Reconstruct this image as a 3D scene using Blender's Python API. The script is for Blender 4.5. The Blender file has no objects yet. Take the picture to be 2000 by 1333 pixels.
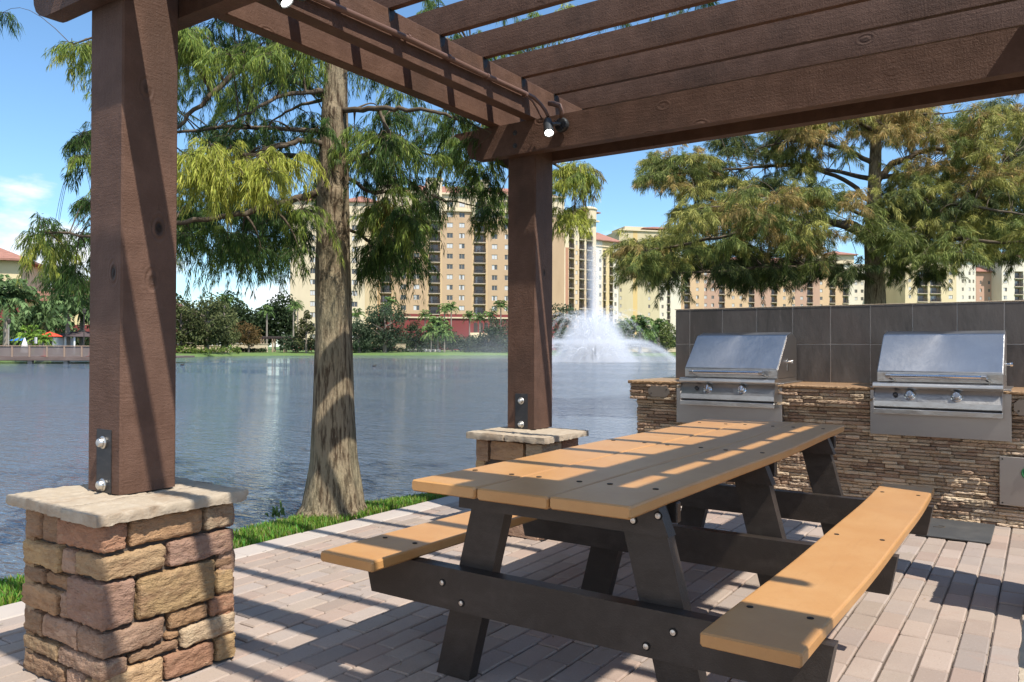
import bpy, math, random
import numpy as np
from mathutils import Vector, Matrix, noise
S = bpy.context.scene
COL = S.collection
rad = math.radians
# ------------------------------------------------------------------ camera
F_PX = 1534.8; YAW = rad(34.112); PIT = rad(.465); ROL = rad(.157); EYE = 1.25
_f = np.array([-math.sin(YAW)*math.cos(PIT), math.cos(YAW)*math.cos(PIT), math.sin(PIT)])
_r = np.array([math.cos(YAW), math.sin(YAW), 0.0]); _u = np.cross(_r, _f)
_R = _r*math.cos(ROL)+_u*math.sin(ROL); _U = -_r*math.sin(ROL)+_u*math.cos(ROL)
cam_d = bpy.data.cameras.new('camera'); cam = bpy.data.objects.new('camera', cam_d); COL.objects.link(cam)
cam_d.sensor_width = 36; cam_d.lens = F_PX*36/2000; cam_d.clip_end = 6000; cam_d.clip_start = .05
M = Matrix.Identity(4)
for i in range(3):
    M[i][0] = _R[i]; M[i][1] = _U[i]; M[i][2] = -_f[i]
M[2][3] = EYE
cam.matrix_world = M
S.camera = cam
EYEP = np.array([0, 0, EYE])
def far(px, D, z=0.0):
    """ground position at forward distance D in the direction seen at photo column px"""
    d = _f+_R*(px-1000)/F_PX
    return np.array([d[0]*D, d[1]*D, z])
def spot(px, py, D):
    d = _f+_R*(px-1000)/F_PX-_U*(py-666.5)/F_PX
    return EYEP+d*D
# ------------------------------------------------------------------ sun, sky, exposure
SUNV = Vector((.64, -.19, 1.0)).normalized()
elev = math.asin(SUNV.z); azi = math.atan2(SUNV.x, SUNV.y)
W = bpy.data.worlds.new('World'); S.world = W; W.use_nodes = True
nt = W.node_tree; nt.nodes.clear()
def wn(t, **k):
    n = nt.nodes.new(t)
    for a, b in k.items(): setattr(n, a, b)
    return n
out = wn('ShaderNodeOutputWorld'); bg = wn('ShaderNodeBackground'); bg.inputs[1].default_value = .135
sky = wn('ShaderNodeTexSky', sky_type='NISHITA', sun_disc=False, sun_elevation=elev, sun_rotation=azi, air_density=1.0, dust_density=.25, ozone_density=3.0)
tc = wn('ShaderNodeTexCoord'); sep = wn('ShaderNodeSeparateXYZ'); nt.links.new(tc.outputs['Generated'], sep.inputs[0])
mp = wn('ShaderNodeMapping'); mp.inputs['Scale'].default_value = (1, 1, 2.6); mp.inputs['Location'].default_value = (2.3, 5.1, 0.2); nt.links.new(tc.outputs['Generated'], mp.inputs[0])
nz = wn('ShaderNodeTexNoise'); nz.inputs['Scale'].default_value = 5.0; nz.inputs['Detail'].default_value = 9; nz.inputs['Roughness'].default_value = .56
nt.links.new(mp.outputs[0], nz.inputs['Vector'])
# clouds thicken towards the horizon
h = wn('ShaderNodeMapRange'); h.inputs[1].default_value = .02; h.inputs[2].default_value = .25; h.inputs[3].default_value = .15; h.inputs[4].default_value = -.13
nt.links.new(sep.outputs[2], h.inputs[0])
ad = wn('ShaderNodeMath', operation='ADD'); nt.links.new(nz.outputs[0], ad.inputs[0]); nt.links.new(h.outputs[0], ad.inputs[1])
hb = wn('ShaderNodeMapRange'); hb.inputs[1].default_value = .05; hb.inputs[2].default_value = -.45; hb.inputs[3].default_value = 0; hb.inputs[4].default_value = .21
nt.links.new(sep.outputs[1], hb.inputs[0]); ad2 = wn('ShaderNodeMath', operation='ADD'); nt.links.new(ad.outputs[0], ad2.inputs[0]); nt.links.new(hb.outputs[0], ad2.inputs[1]); ad = ad2   # unseen cloud added behind the viewer to whiten the ambient light
zb = wn('ShaderNodeMapRange'); zb.inputs[1].default_value = .80; zb.inputs[2].default_value = .98; zb.inputs[3].default_value = 0; zb.inputs[4].default_value = .2
nt.links.new(sep.outputs[2], zb.inputs[0]); ad3 = wn('ShaderNodeMath', operation='ADD'); nt.links.new(ad.outputs[0], ad3.inputs[0]); nt.links.new(zb.outputs[0], ad3.inputs[1]); ad = ad3  # unseen overhead cloud added to grey the reflections in the steel hoods
tint = wn('ShaderNodeMix', data_type='RGBA', blend_type='MULTIPLY'); tint.inputs[0].default_value = 1; nt.links.new(sky.outputs[0], tint.inputs[6]); tint.inputs[7].default_value = (.80, .97, 1.04, 1)
cr = wn('ShaderNodeMapRange', interpolation_type='SMOOTHSTEP'); cr.inputs[1].default_value = .54; cr.inputs[2].default_value = .72; nt.links.new(ad.outputs[0], cr.inputs[0])
mx = wn('ShaderNodeMix', data_type='RGBA'); nt.links.new(cr.outputs[0], mx.inputs[0]); nt.links.new(tint.outputs[2], mx.inputs[6])
mx.inputs[7].default_value = (6.2, 6.3, 6.5, 1)
nt.links.new(mx.outputs[2], bg.inputs[0]); nt.links.new(bg.outputs[0], out.inputs[0])
sl = bpy.data.lights.new('sun', 'SUN'); sl.energy = 4.6; sl.angle = rad(.53); sl.color = (1, .935, .84)
so = bpy.data.objects.new('sun', sl); COL.objects.link(so); so.rotation_euler = SUNV.to_track_quat('Z', 'Y').to_euler(); so.location = (8, -4, 14)
S.view_settings.view_transform = 'Standard'; S.view_settings.look = 'None'; S.view_settings.gamma = 1; S.view_settings.exposure = .56
S.render.engine = 'CYCLES'; S.cycles.volume_bounces = 3; S.cycles.max_bounces = 8; S.cycles.transparent_max_bounces = 40; S.cycles.caustics_reflective = False; S.cycles.caustics_refractive = False
S.render.resolution_x = 1024; S.render.resolution_y = 682
random.seed(7); rng = np.random.default_rng(7)

# ------------------------------------------------------------------ materials
def lin(c):
    return tuple((x/12.92 if x <= .04045 else ((x+.055)/1.055)**2.4) for x in c)
def mat(name, base, rough=.6, metal=0, var=None, bump=(), attr=False, spec=.5, transl=0, coord='Object', stains=None, aniso=0, emit=None, alpha=None):
    """var: list of (scale xyz, colour, lo, hi, detail); bump: list of (scale xyz, strength, kind)"""
    m = bpy.data.materials.new(name); m.use_nodes = True
    t = m.node_tree; N = t.nodes; L = t.links; N.clear()
    o = N.new('ShaderNodeOutputMaterial'); p = N.new('ShaderNodeBsdfPrincipled')
    p.inputs['Roughness'].default_value = rough; p.inputs['Metallic'].default_value = metal
    p.inputs['Specular IOR Level'].default_value = spec
    if aniso: p.inputs['Anisotropic'].default_value = aniso
    c = N.new('ShaderNodeTexCoord')
    def noi(scale, detail=6, ro=.6, kind='noise', off=0):
        mpn = N.new('ShaderNodeMapping'); mpn.inputs['Scale'].default_value = scale if hasattr(scale, '__len__') else (scale,)*3
        mpn.inputs['Location'].default_value = (off, off*.7, off*.3)
        L.new(c.outputs[coord], mpn.inputs[0])
        if kind == 'vor':
            n = N.new('ShaderNodeTexVoronoi'); n.inputs['Scale'].default_value = 1; L.new(mpn.outputs[0], n.inputs['Vector']); return n.outputs['Distance']
        n = N.new('ShaderNodeTexNoise'); n.inputs['Scale'].default_value = 1; n.inputs['Detail'].default_value = detail; n.inputs['Roughness'].default_value = ro
        L.new(mpn.outputs[0], n.inputs['Vector']); return n.outputs[0]
    if attr:
        a = N.new('ShaderNodeAttribute'); a.attribute_name = 'Col'; cur = a.outputs['Color']
    else:
        r = N.new('ShaderNodeRGB'); r.outputs[0].default_value = (*base, 1); cur = r.outputs[0]
    for i, v in enumerate(var or ()):
        sc, colr, lo, hi = v[:4]; mode = v[4] if len(v) > 4 else 'MIX'; amt = v[5] if len(v) > 5 else 1.0
        mr = N.new('ShaderNodeMapRange'); mr.inputs[1].default_value = lo; mr.inputs[2].default_value = hi; mr.inputs[4].default_value = amt
        L.new(noi(sc, off=i*3.7), mr.inputs[0])
        mm = N.new('ShaderNodeMix'); mm.data_type = 'RGBA'; mm.blend_type = mode
        L.new(mr.outputs[0], mm.inputs[0]); L.new(cur, mm.inputs[6]); mm.inputs[7].default_value = (*colr, 1)
        cur = mm.outputs[2]
    L.new(cur, p.inputs['Base Color'])
    nrm = None
    for i, b in enumerate(bump):
        sc, st = b[:2]; kind = b[2] if len(b) > 2 else 'noise'; dist = b[3] if len(b) > 3 else .01
        bn = N.new('ShaderNodeBump'); bn.inputs['Strength'].default_value = st; bn.inputs['Distance'].default_value = dist
        L.new(noi(sc, 5, .6, kind, off=11+i), bn.inputs['Height'])
        if nrm: L.new(nrm, bn.inputs['Normal'])
        nrm = bn.outputs[0]
    if nrm: L.new(nrm, p.inputs['Normal'])
    res = p.outputs[0]
    if transl:
        tr = N.new('ShaderNodeBsdfTranslucent'); L.new(cur, tr.inputs[0]); ms = N.new('ShaderNodeMixShader'); ms.inputs[0].default_value = transl
        L.new(res, ms.inputs[1]); L.new(tr.outputs[0], ms.inputs[2]); res = ms.outputs[0]
    if alpha is not None:
        tr = N.new('ShaderNodeBsdfTransparent'); ms = N.new('ShaderNodeMixShader'); ms.inputs[0].default_value = alpha
        L.new(tr.outputs[0], ms.inputs[1]); L.new(res, ms.inputs[2]); res = ms.outputs[0]
    if emit:
        p.inputs['Emission Color'].default_value = (*emit[0], 1); p.inputs['Emission Strength'].default_value = emit[1]
    L.new(res, o.inputs[0])
    return m
def wood(name, axis, base=(.103, .056, .038)):
    s = [55, 55, 55]; s[axis] = 5
    s2 = [14, 14, 14]; s2[axis] = 120   # saw marks run across the board
    m = mat(name, base, .62, var=[((9, 9, 9), (.150, .085, .060), .42, .78), (tuple(s), (.08, .04, .028), .58, .8, 'MIX', .18), ((1.1, 1.1, 1.1), (.15, .092, .068), .5, .8, 'MIX', .5), ((220, 220, 220), (.19, .115, .085), .62, .8, 'MIX', .35), ((2.1, 2.1, 1.1), (.060, .036, .026), .50, .64, 'MIX', .6), ((14, 14, 14), (.03, .018, .012), .70, .76, 'MIX', .8)],
               bump=[(tuple(s), .35, 'noise', .006), ((80, 80, 80), .45, 'noise', .005), (tuple(s2), .5, 'noise', .004), ((170, 170, 170), .6, 'noise', .004)], spec=.22)
    t = m.node_tree; N = t.nodes; L = t.links; p = next(n for n in N if n.type == 'BSDF_PRINCIPLED'); c = next(n for n in N if n.type == 'TEX_COORD')
    mp_ = N.new('ShaderNodeMapping'); k = [4.2, 4.2, 4.2]; k[axis] = 2.6; mp_.inputs['Scale'].default_value = k; L.new(c.outputs['Object'], mp_.inputs[0])      # scattered knots
    v = N.new('ShaderNodeTexVoronoi'); v.inputs['Scale'].default_value = 1; L.new(mp_.outputs[0], v.inputs['Vector'])
    r = N.new('ShaderNodeMapRange'); r.inputs[1].default_value = .10; r.inputs[2].default_value = .05; L.new(v.outputs['Distance'], r.inputs[0])
    mm = N.new('ShaderNodeMix'); mm.data_type = 'RGBA'; src = p.inputs['Base Color'].links[0].from_socket; L.new(r.outputs[0], mm.inputs[0]); L.new(src, mm.inputs[6]); mm.inputs[7].default_value = (.022, .013, .009, 1); L.new(mm.outputs[2], p.inputs['Base Color'])
    b = N.new('ShaderNodeBump'); b.inputs['Strength'].default_value = .9; b.inputs['Distance'].default_value = .03; w = N.new('ShaderNodeMath'); w.operation = 'SINE'; q = N.new('ShaderNodeMath'); q.operation = 'MULTIPLY'; q.inputs[1].default_value = 90
    r2 = N.new('ShaderNodeMapRange'); r2.inputs[1].default_value = .20; r2.inputs[2].default_value = .04; L.new(v.outputs['Distance'], r2.inputs[0]); L.new(v.outputs['Distance'], q.inputs[0]); L.new(q.outputs[0], w.inputs[0])
    h = N.new('ShaderNodeMath'); h.operation = 'MULTIPLY'; L.new(w.outputs[0], h.inputs[0]); L.new(r2.outputs[0], h.inputs[1]); L.new(h.outputs[0], b.inputs['Height']); L.new(p.inputs['Normal'].links[0].from_socket, b.inputs['Normal']); b.inputs['Distance'].default_value = .003; L.new(b.outputs[0], p.inputs['Normal'])
    return m
MT = {}
MT['wx'] = wood('brown_painted_wood_x', 0); MT['wy'] = wood('brown_painted_wood_y', 1); MT['wz'] = wood('brown_painted_wood_z', 2)
MT['stone'] = mat('ledge_stone', (.4, .3, .2), .85, attr=True, var=[((9, 9, 22), (.19, .105, .06), .48, .70, 'MIX', .6), ((26, 26, 60), (.50, .38, .24), .56, .78, 'MIX', .5), ((60, 60, 90), (.07, .045, .03), .58, .8, 'MIX', .6), ((5, 5, 8), (.28, .165, .11), .5, .75, 'MIX', .5)],
                  bump=[((24, 24, 60), 1.0, 'noise', .02), ((110, 110, 190), .8, 'noise', .006)], spec=.2)
MT['cap'] = mat('cap_stone', (.40, .33, .245), .88, var=[((5, 5, 5), (.28, .19, .12), .5, .7, 'MIX', .75), ((22, 22, 22), (.50, .44, .35), .5, .75, 'MIX', .6), ((70, 70, 70), (.2, .15, .11), .62, .85, 'MIX', .6)],
                bump=[((25, 25, 25), .6, 'noise', .012), ((120, 120, 120), .5, 'noise', .004)], spec=.25)
MT['core'] = mat('dark_mortar', (.09, .07, .055), .95)
MT['ledger'] = mat('stacked_ledger_stone', (.4, .3, .2), .88, attr=True, var=[((18, 18, 40), (.2, .13, .08), .5, .8, 'MIX', .45), ((50, 50, 120), (.55, .45, .31), .55, .8, 'MIX', .4), ((1.5, 1.5, 1.5), (.22, .14, .09), .5, .8, 'MIX', .4)],
                    bump=[((70, 70, 160), .8, 'noise', .006), ((220, 220, 300), .4, 'noise', .002)], spec=.25)
MT['paver'] = mat('brick_paver', (.4, .3, .3), .82, attr=True, var=[((3, 3, 3), (.43, .35, .29), .5, .8, 'MIX', .4), ((100, 100, 100), (.62, .54, .47), .6, .78, 'MIX', .4), ((150, 150, 150), (.13, .095, .08), .57, .75, 'MIX', .55), ((.9, .9, .9), (.27, .19, .155), .54, .72, 'MIX', .45), ((7, 7, 7), (.33, .22, .17), .6, .75, 'MIX', .4)],
                   bump=[((220, 220, 220), .4, 'noise', .003), ((30, 30, 30), .3, 'noise', .004)], spec=.3)
MT['edging'] = mat('concrete_edging', (.43, .38, .335), .85, var=[((4, 4, 4), (.40, .34, .31), .45, .75), ((120, 120, 120), (.3, .26, .24), .6, .8, 'MIX', .5)], bump=[((150, 150, 150), .3, 'noise', .003)])
MT['sand'] = mat('joint_sand', (.10, .078, .062), .95, var=[((.9, .9, .9), (.36, .30, .245), .46, .58), ((90, 90, 90), (.07, .05, .045), .5, .8, 'MIX', .6)], bump=[((200, 200, 200), .6, 'noise', .004)])
MT['plank'] = mat('tan_plastic_lumber', (.45, .228, .078), .42, var=[((5, 5, 5), (.50, .28, .11), .4, .8), ((38, 38, 38), (.36, .175, .06), .55, .8, 'MIX', .35), ((60, 3, 60), (.35, .17, .06), .58, .8, 'MIX', .35), ((1.8, 1.8, 1.8), (.38, .22, .10), .55, .75, 'MIX', .4), ((120, 14, 120), (.60, .38, .2), .68, .8, 'MIX', .4)], bump=[((55, 3, 55), .16, 'noise', .003), ((160, 60, 160), .25, 'noise', .002)], spec=.6)
MT['frame'] = mat('dark_plastic_lumber', (.026, .020, .016), .42, var=[((12, 12, 12), (.048, .039, .034), .45, .8), ((5, 60, 5), (.085, .075, .066), .62, .8, 'MIX', .4), ((3, 3, 14), (.07, .058, .05), .55, .75, 'MIX', .4), ((150, 150, 150), (.02, .017, .015), .55, .8, 'MIX', .6)], bump=[((170, 170, 170), .4, 'noise', .003), ((30, 30, 30), .12, 'noise', .004)], spec=.5)
MT['hole'] = mat('bolt_hole', (.012, .01, .008), .9)
MT['bolt'] = mat('galvanised_bolt', (.62, .60, .56), .38, metal=1, bump=[((90, 90, 90), .3, 'noise', .001)])
MT['black'] = mat('black_steel', (.018, .018, .02), .45, var=[((20, 20, 60), (.05, .045, .042), .5, .8)])
MT['steel'] = mat('brushed_stainless', (.50, .49, .475), .30, metal=1, var=[((3, 3, 6), (.44, .43, .42), .4, .7), ((7, 7, 3), (.36, .35, .34), .5, .75, 'MIX', .5)], bump=[((4, 6, 300), .06, 'noise', .001), ((5, 5, 4), .22, 'noise', .03)], aniso=.5)
MT['steel2'] = mat('dull_stainless', (.38, .355, .33), .42, metal=1, var=[((5, 5, 12), (.36, .33, .31), .4, .75), ((1.2, 1.2, 4), (.30, .26, .235), .5, .8, 'MIX', .6)], bump=[((3, 3, 160), .1, 'noise', .001)])
MT['chrome'] = mat('chrome', (.75, .75, .74), .12, metal=1)
MT['slate'] = mat('slate_tile', (.070, .055, .053), .45, attr=True, var=[((7, 7, 2.2), (.125, .113, .107), .42, .72, 'MIX', .8), ((30, 30, 9), (.17, .155, .145), .58, .8, 'MIX', .55), ((2.1, 2.1, 2.1), (.08, .058, .052), .5, .75, 'MIX', .5)], bump=[((20, 20, 8), .45, 'noise', .008), ((90, 90, 60), .3, 'noise', .002)], spec=.45)
MT['grout'] = mat('pale_grout', (.48, .46, .43), .9)
MT['granite'] = mat('brown_granite', (.36, .22, .12), .3, var=[((60, 60, 60), (.12, .07, .04), .5, .7, 'MIX', .8), ((25, 25, 25), (.52, .38, .24), .5, .75, 'MIX', .7)], bump=[((60, 60, 60), .15, 'noise', .003)], spec=.6)
MT['granedge'] = mat('chiselled_granite', (.33, .2, .1), .7, var=[((40, 40, 40), (.1, .06, .035), .5, .7, 'MIX', .7), ((25, 25, 25), (.5, .36, .22), .55, .75, 'MIX', .6)], bump=[((50, 50, 80), 1, 'noise', .012)])
MT['coverplate'] = mat('bronze_cover_plate', (.17, .14, .115), .5, metal=.3, bump=[((60, 60, 60), .1, 'noise', .002)])
MT['matrubber'] = mat('grey_rubber_mat', (.052, .054, .056), .6, var=[((6, 6, 6), (.085, .085, .083), .45, .75), ((60, 60, 60), (.03, .03, .03), .6, .8, 'MIX', .4)], bump=[((240, 240, 240), .4, 'noise', .002)])
MT['pipe'] = mat('brown_painted_conduit', (.14, .078, .058), .5, bump=[((60, 60, 60), .15, 'noise', .002)])
MT['lamp'] = mat('spotlight_housing', (.05, .055, .058), .4, metal=.4)
MT['lens'] = mat('lit_lens', (.9, .9, .85), .3, emit=((1, .98, .9), 9))
MT['green'] = mat('green_plastic', (.03, .16, .06), .4)
MT['bark'] = mat('cypress_bark', (.31, .245, .16), .95, var=[((46, 46, 5), (.09, .062, .04), .46, .58), ((50, 50, 5), (.38, .30, .2), .56, .75, 'MIX', .55), ((3.2, 3.2, 1.6), (.29, .265, .17), .46, .70, 'MIX', .75), ((90, 90, 60), (.46, .46, .34), .62, .78, 'MIX', .45)],
                 bump=[((50, 50, 5), 1, 'noise', .03), ((130, 130, 30), .9, 'noise', .01), ((10, 10, 8), .6, 'noise', .02)], spec=.1)
MT['twig'] = mat('twig_bark', (.10, .078, .056), .9, var=[((9, 9, 9), (.19, .155, .115), .5, .75)], spec=.15)
MT['leaf'] = mat('cypress_leaf', (.06, .1, .03), .55, attr=True, transl=.34, spec=.25)
MT['farleaf'] = mat('tree_leaf', (.06, .1, .03), .7, attr=True, transl=.2, spec=.15)
MT['palmtrunk'] = mat('palm_trunk', (.27, .23, .19), .9, bump=[((6, 6, 40), .6, 'noise', .05)])
MT['fartrunk'] = mat('tree_bark', (.2, .165, .13), .9, bump=[((10, 10, 4), .6, 'noise', .05)])
MT['grass'] = mat('grass_blade', (.1, .2, .03), .6, attr=True, transl=.35, spec=.2)
MT['soil'] = mat('grassy_soil', (.06, .075, .025), .95, var=[((6, 6, 6), (.1, .075, .05), .5, .75)], bump=[((40, 40, 40), .6, 'noise', .02)])
MT['farground'] = mat('lakeside_lawn', (.085, .15, .035), .95, var=[((.25, .25, .25), (.13, .19, .05), .4, .7), ((.06, .06, .06), (.11, .12, .05), .55, .75, 'MIX', .6)])
MT['plaster'] = mat('painted_stucco', (.6, .45, .28), .9, attr=True, var=[((.25, .25, .08), (.42, .3, .2), .5, .85, 'MULTIPLY', .25)], bump=[((3, 3, 3), .1, 'noise', .05)])
MT['rooftile'] = mat('clay_roof_tile', (.34, .165, .12), .85, var=[((1.2, 1.2, 1.2), (.24, .11, .08), .4, .7), ((6, 6, 6), (.43, .24, .17), .55, .8, 'MIX', .5)], bump=[((4, 4, 4), .5, 'noise', .2)])
MT['glass'] = mat('window_glass', (.05, .065, .075), .12, spec=.8)
MT['curtain'] = mat('white_curtain', (.55, .56, .56), .7)
MT['trimw'] = mat('window_trim', (.45, .37, .28), .8)
MT['rail'] = mat('balcony_railing', (.045, .035, .03), .6)
MT['recess'] = mat('balcony_wall', (.42, .31, .22), .9)
MT['dock'] = mat('weathered_deck_wood', (.12, .085, .075), .85, var=[((.6, .6, 3), (.18, .14, .125), .45, .7)])
MT['dockpale'] = mat('pale_timber', (.30, .21, .155), .85)
MT['pile'] = mat('concrete_pile', (.34, .32, .29), .85)
MT['orange'] = mat('orange_cone', (.75, .08, .03), .5)
MT['red'] = mat('red_canvas', (.7, .07, .03), .7)
MT['blue'] = mat('blue_canvas', (.015, .13, .5), .7)
MT['white'] = mat('white_paint', (.72, .72, .70), .6)
MT['darkroof'] = mat('dark_shingle', (.075, .055, .055), .9)
MT['cream'] = mat('cream_stucco', (.62, .52, .36), .9)
MT['hedge'] = mat('hedge_leaf', (.03, .06, .02), .9, attr=True, transl=.1)
MT['rock'] = mat('pale_rock', (.45, .42, .38), .9, bump=[((2, 2, 2), .6, 'noise', .1)])
MT['duck'] = mat('dark_feathers', (.03, .026, .022), .7)
MT['egret'] = mat('white_feathers', (.75, .75, .72), .8)
MT['lampost'] = mat('grey_lamp_post', (.2, .2, .2), .6)
MT['spray'] = mat('water_spray', (.93, .95, .97), .6, alpha=.42, spec=.1)
MT['mist'] = mat('water_mist', (.93, .95, .97), .8, alpha=.10, spec=0)

# ------------------------------------------------------------------ mesh helpers
_tv = []; _idx = {}
for sx in (-1, 1):
    for sy in (-1, 1):
        for sz in (-1, 1):
            for a in range(3): _idx[(sx, sy, sz, a)] = len(_tv); _tv.append((sx, sy, sz, a))
_tf = []
for a in range(3):
    b, c = (a+1) % 3, (a+2) % 3
    for s in (-1, 1):
        q = []
        for (u, v) in ((-1, -1), (1, -1), (1, 1), (-1, 1)):
            k = [0, 0, 0]; k[a] = s; k[b] = u; k[c] = v; q.append(_idx[(*k, a)])
        _tf.append(q if s > 0 else q[::-1])
    for u in (-1, 1):
        for v in (-1, 1):     # edge along axis a between faces b and c
            k = [0, 0, 0]; k[b] = u; k[c] = v; lo = list(k); hi = list(k); lo[a] = -1; hi[a] = 1
            q = [_idx[(*lo, b)], _idx[(*hi, b)], _idx[(*hi, c)], _idx[(*lo, c)]]
            _tf.append(q if u*v < 0 else q[::-1])
for sx in (-1, 1):
    for sy in (-1, 1):
        for sz in (-1, 1):
            q = [_idx[(sx, sy, sz, a)] for a in range(3)]
            _tf.append(q if sx*sy*sz > 0 else q[::-1])
_TS = np.array([t[:3] for t in _tv], float); _TA = np.array([[1.0 if t[3] == a else 0 for a in range(3)] for t in _tv])
class MB:
    def __init__(s): s.v = []; s.f = []; s.c = []; s.m = []; s.n = 0
    def add(s, v, f, col=None, mi=0):
        v = np.asarray(v, float).reshape(-1, 3); s.v.append(v)
        s.f.extend([tuple(int(i)+s.n for i in q) for q in f]); s.m.extend([mi]*len(f))
        c = np.ones((len(v), 4)); 
        if col is not None: c[:, :3] = np.asarray(col)[..., :3]
        s.c.append(c); s.n += len(v)
    def box(s, x0, x1, y0, y1, z0, z1, b=.003, col=None, mi=0, T=None, tilt=None):
        h = np.array([(x1-x0)/2, (y1-y0)/2, (z1-z0)/2]); c = np.array([(x0+x1)/2, (y0+y1)/2, (z0+z1)/2])
        b = min(b, *(h*.49))
        v = _TS*(h-b*(1-_TA))
        if tilt is not None: v[:, 2] += v[:, 0]*tilt[0]+v[:, 1]*tilt[1]
        v = v+c
        if T is not None: v = np.array([T @ Vector(p) for p in v])
        s.add(v, _tf, col, mi)
    def bar(s, p, q, w, d, b=.002, col=None, mi=0, up=(0, 0, 1)):
        p = Vector(p); q = Vector(q); z = (q-p); L = z.length; z.normalize(); x = Vector(up).cross(z)
        if x.length < 1e-4: x = Vector((1, 0, 0))
        x.normalize(); y = z.cross(x)
        T = Matrix.Identity(4)
        for i in range(3): T[i][0] = x[i]; T[i][1] = y[i]; T[i][2] = z[i]; T[i][3] = p[i]
        s.box(-w/2, w/2, -d/2, d/2, 0, L, b, col, mi, T)
    def prism(s, poly, axis, a0, a1, col=None, mi=0):
        """poly: 2D points in the two other axes (in cyclic order axis+1, axis+2 -> for axis y: (x,z))"""
        n = len(poly); o = {0: (1, 2), 1: (0, 2), 2: (0, 1)}[axis]
        v = np.zeros((2*n, 3))
        for i, (a, b) in enumerate(poly):
            for k, t in ((0, a0), (n, a1)): v[i+k, axis] = t; v[i+k, o[0]] = a; v[i+k, o[1]] = b
        area = sum(poly[i][0]*poly[(i+1) % n][1]-poly[(i+1) % n][0]*poly[i][1] for i in range(n))
        flip = (area > 0) != (axis == 1)
        f = [tuple(range(n))[::-1], tuple(range(n, 2*n))]+[(i, (i+1) % n, (i+1) % n+n, i+n) for i in range(n)]
        if not flip: f = [q[::-1] for q in f]
        s.add(v, f, col, mi)
    def tube(s, pts, rads, seg=8, col=None, mi=0, cap=True, jit=None):
        pts = [Vector(p) for p in pts]; n = len(pts)
        if not hasattr(rads, '__len__'): rads = [rads]*n
        v = []; ref = None
        for i, p in enumerate(pts):
            t = (pts[min(i+1, n-1)]-pts[max(i-1, 0)])
            if t.length < 1e-9: t = Vector((0, 0, 1))
            t.normalize()
            if ref is None: ref = t.orthogonal().normalized()
            ref = (ref-t*ref.dot(t))
            if ref.length < 1e-6: ref = t.orthogonal()
            ref.normalize(); bn = t.cross(ref)
            for k in range(seg):
                a = 2*math.pi*k/seg; r = rads[i]
                if jit: r *= jit(i, a)
                v.append(p+(ref*math.cos(a)+bn*math.sin(a))*r)
        f = [(i*seg+k, i*seg+(k+1) % seg, (i+1)*seg+(k+1) % seg, (i+1)*seg+k) for i in range(n-1) for k in range(seg)]
        if cap and seg > 2: f += [tuple(range(seg))[::-1], tuple(range((n-1)*seg, n*seg))]
        s.add([tuple(q) for q in v], f, col, mi)
    def lathe(s, prof, c, seg=16, col=None, mi=0, T=None):
        v = []
        for r, z in prof:
            for k in range(seg):
                a = 2*math.pi*k/seg; q = Vector((r*math.cos(a), r*math.sin(a), z))
                if T is not None: q = T @ q
                v.append((q[0]+c[0], q[1]+c[1], q[2]+c[2]))
        n = len(prof)
        f = [(i*seg+k, i*seg+(k+1) % seg, (i+1)*seg+(k+1) % seg, (i+1)*seg+k) for i in range(n-1) for k in range(seg)]
        f += [tuple(range(seg))[::-1], tuple(range((n-1)*seg, n*seg))]
        s.add(v, f, col, mi)
    def build(s, name, mats, parent=None, smooth=False, loc=None):
        me = bpy.data.meshes.new(name)
        V = np.concatenate(s.v) if s.v else np.zeros((0, 3))
        if loc is not None: V = V-np.asarray(loc, float)
        nf = len(s.f); tot = np.fromiter((len(q) for q in s.f), dtype=np.int32, count=nf)
        flat = np.fromiter((i for q in s.f for i in q), dtype=np.int32, count=int(tot.sum()))
        me.vertices.add(len(V)); me.vertices.foreach_set('co', V.astype(np.float32).ravel())
        me.loops.add(len(flat)); me.loops.foreach_set('vertex_index', flat)
        me.polygons.add(nf); st = np.zeros(nf, np.int32); st[1:] = np.cumsum(tot)[:-1]
        me.polygons.foreach_set('loop_start', st); me.polygons.foreach_set('loop_total', tot)
        me.polygons.foreach_set('material_index', np.array(s.m, np.int32))
        me.polygons.foreach_set('use_smooth', np.full(nf, smooth))
        at = me.color_attributes.new('Col', 'FLOAT_COLOR', 'POINT'); at.data.foreach_set('color', np.concatenate(s.c).astype(np.float32).ravel())
        me.update(calc_edges=True); me.validate()
        for m in (mats if isinstance(mats, (list, tuple)) else [mats]): me.materials.append(MT[m] if isinstance(m, str) else m)
        o = bpy.data.objects.new(name, me); COL.objects.link(o)
        if parent is not None: o.parent = parent; 
        if loc is not None: o.location = loc
        return o
def tag(o, label=None, cat=None, group=None, kind=None):
    for k, v in (('label', label), ('category', cat), ('group', group), ('kind', kind)):
        if v: o[k] = v
    return o
def thing(name, label, cat, group=None):
    o = bpy.data.objects.new(name, None); COL.objects.link(o); o.empty_display_size = .1
    return tag(o, label, cat, group)
def nz3(p, s, o=0.0): return noise.noise(Vector((p[0]*s+o, p[1]*s+o*1.7, p[2]*s-o*.6)))
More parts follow.
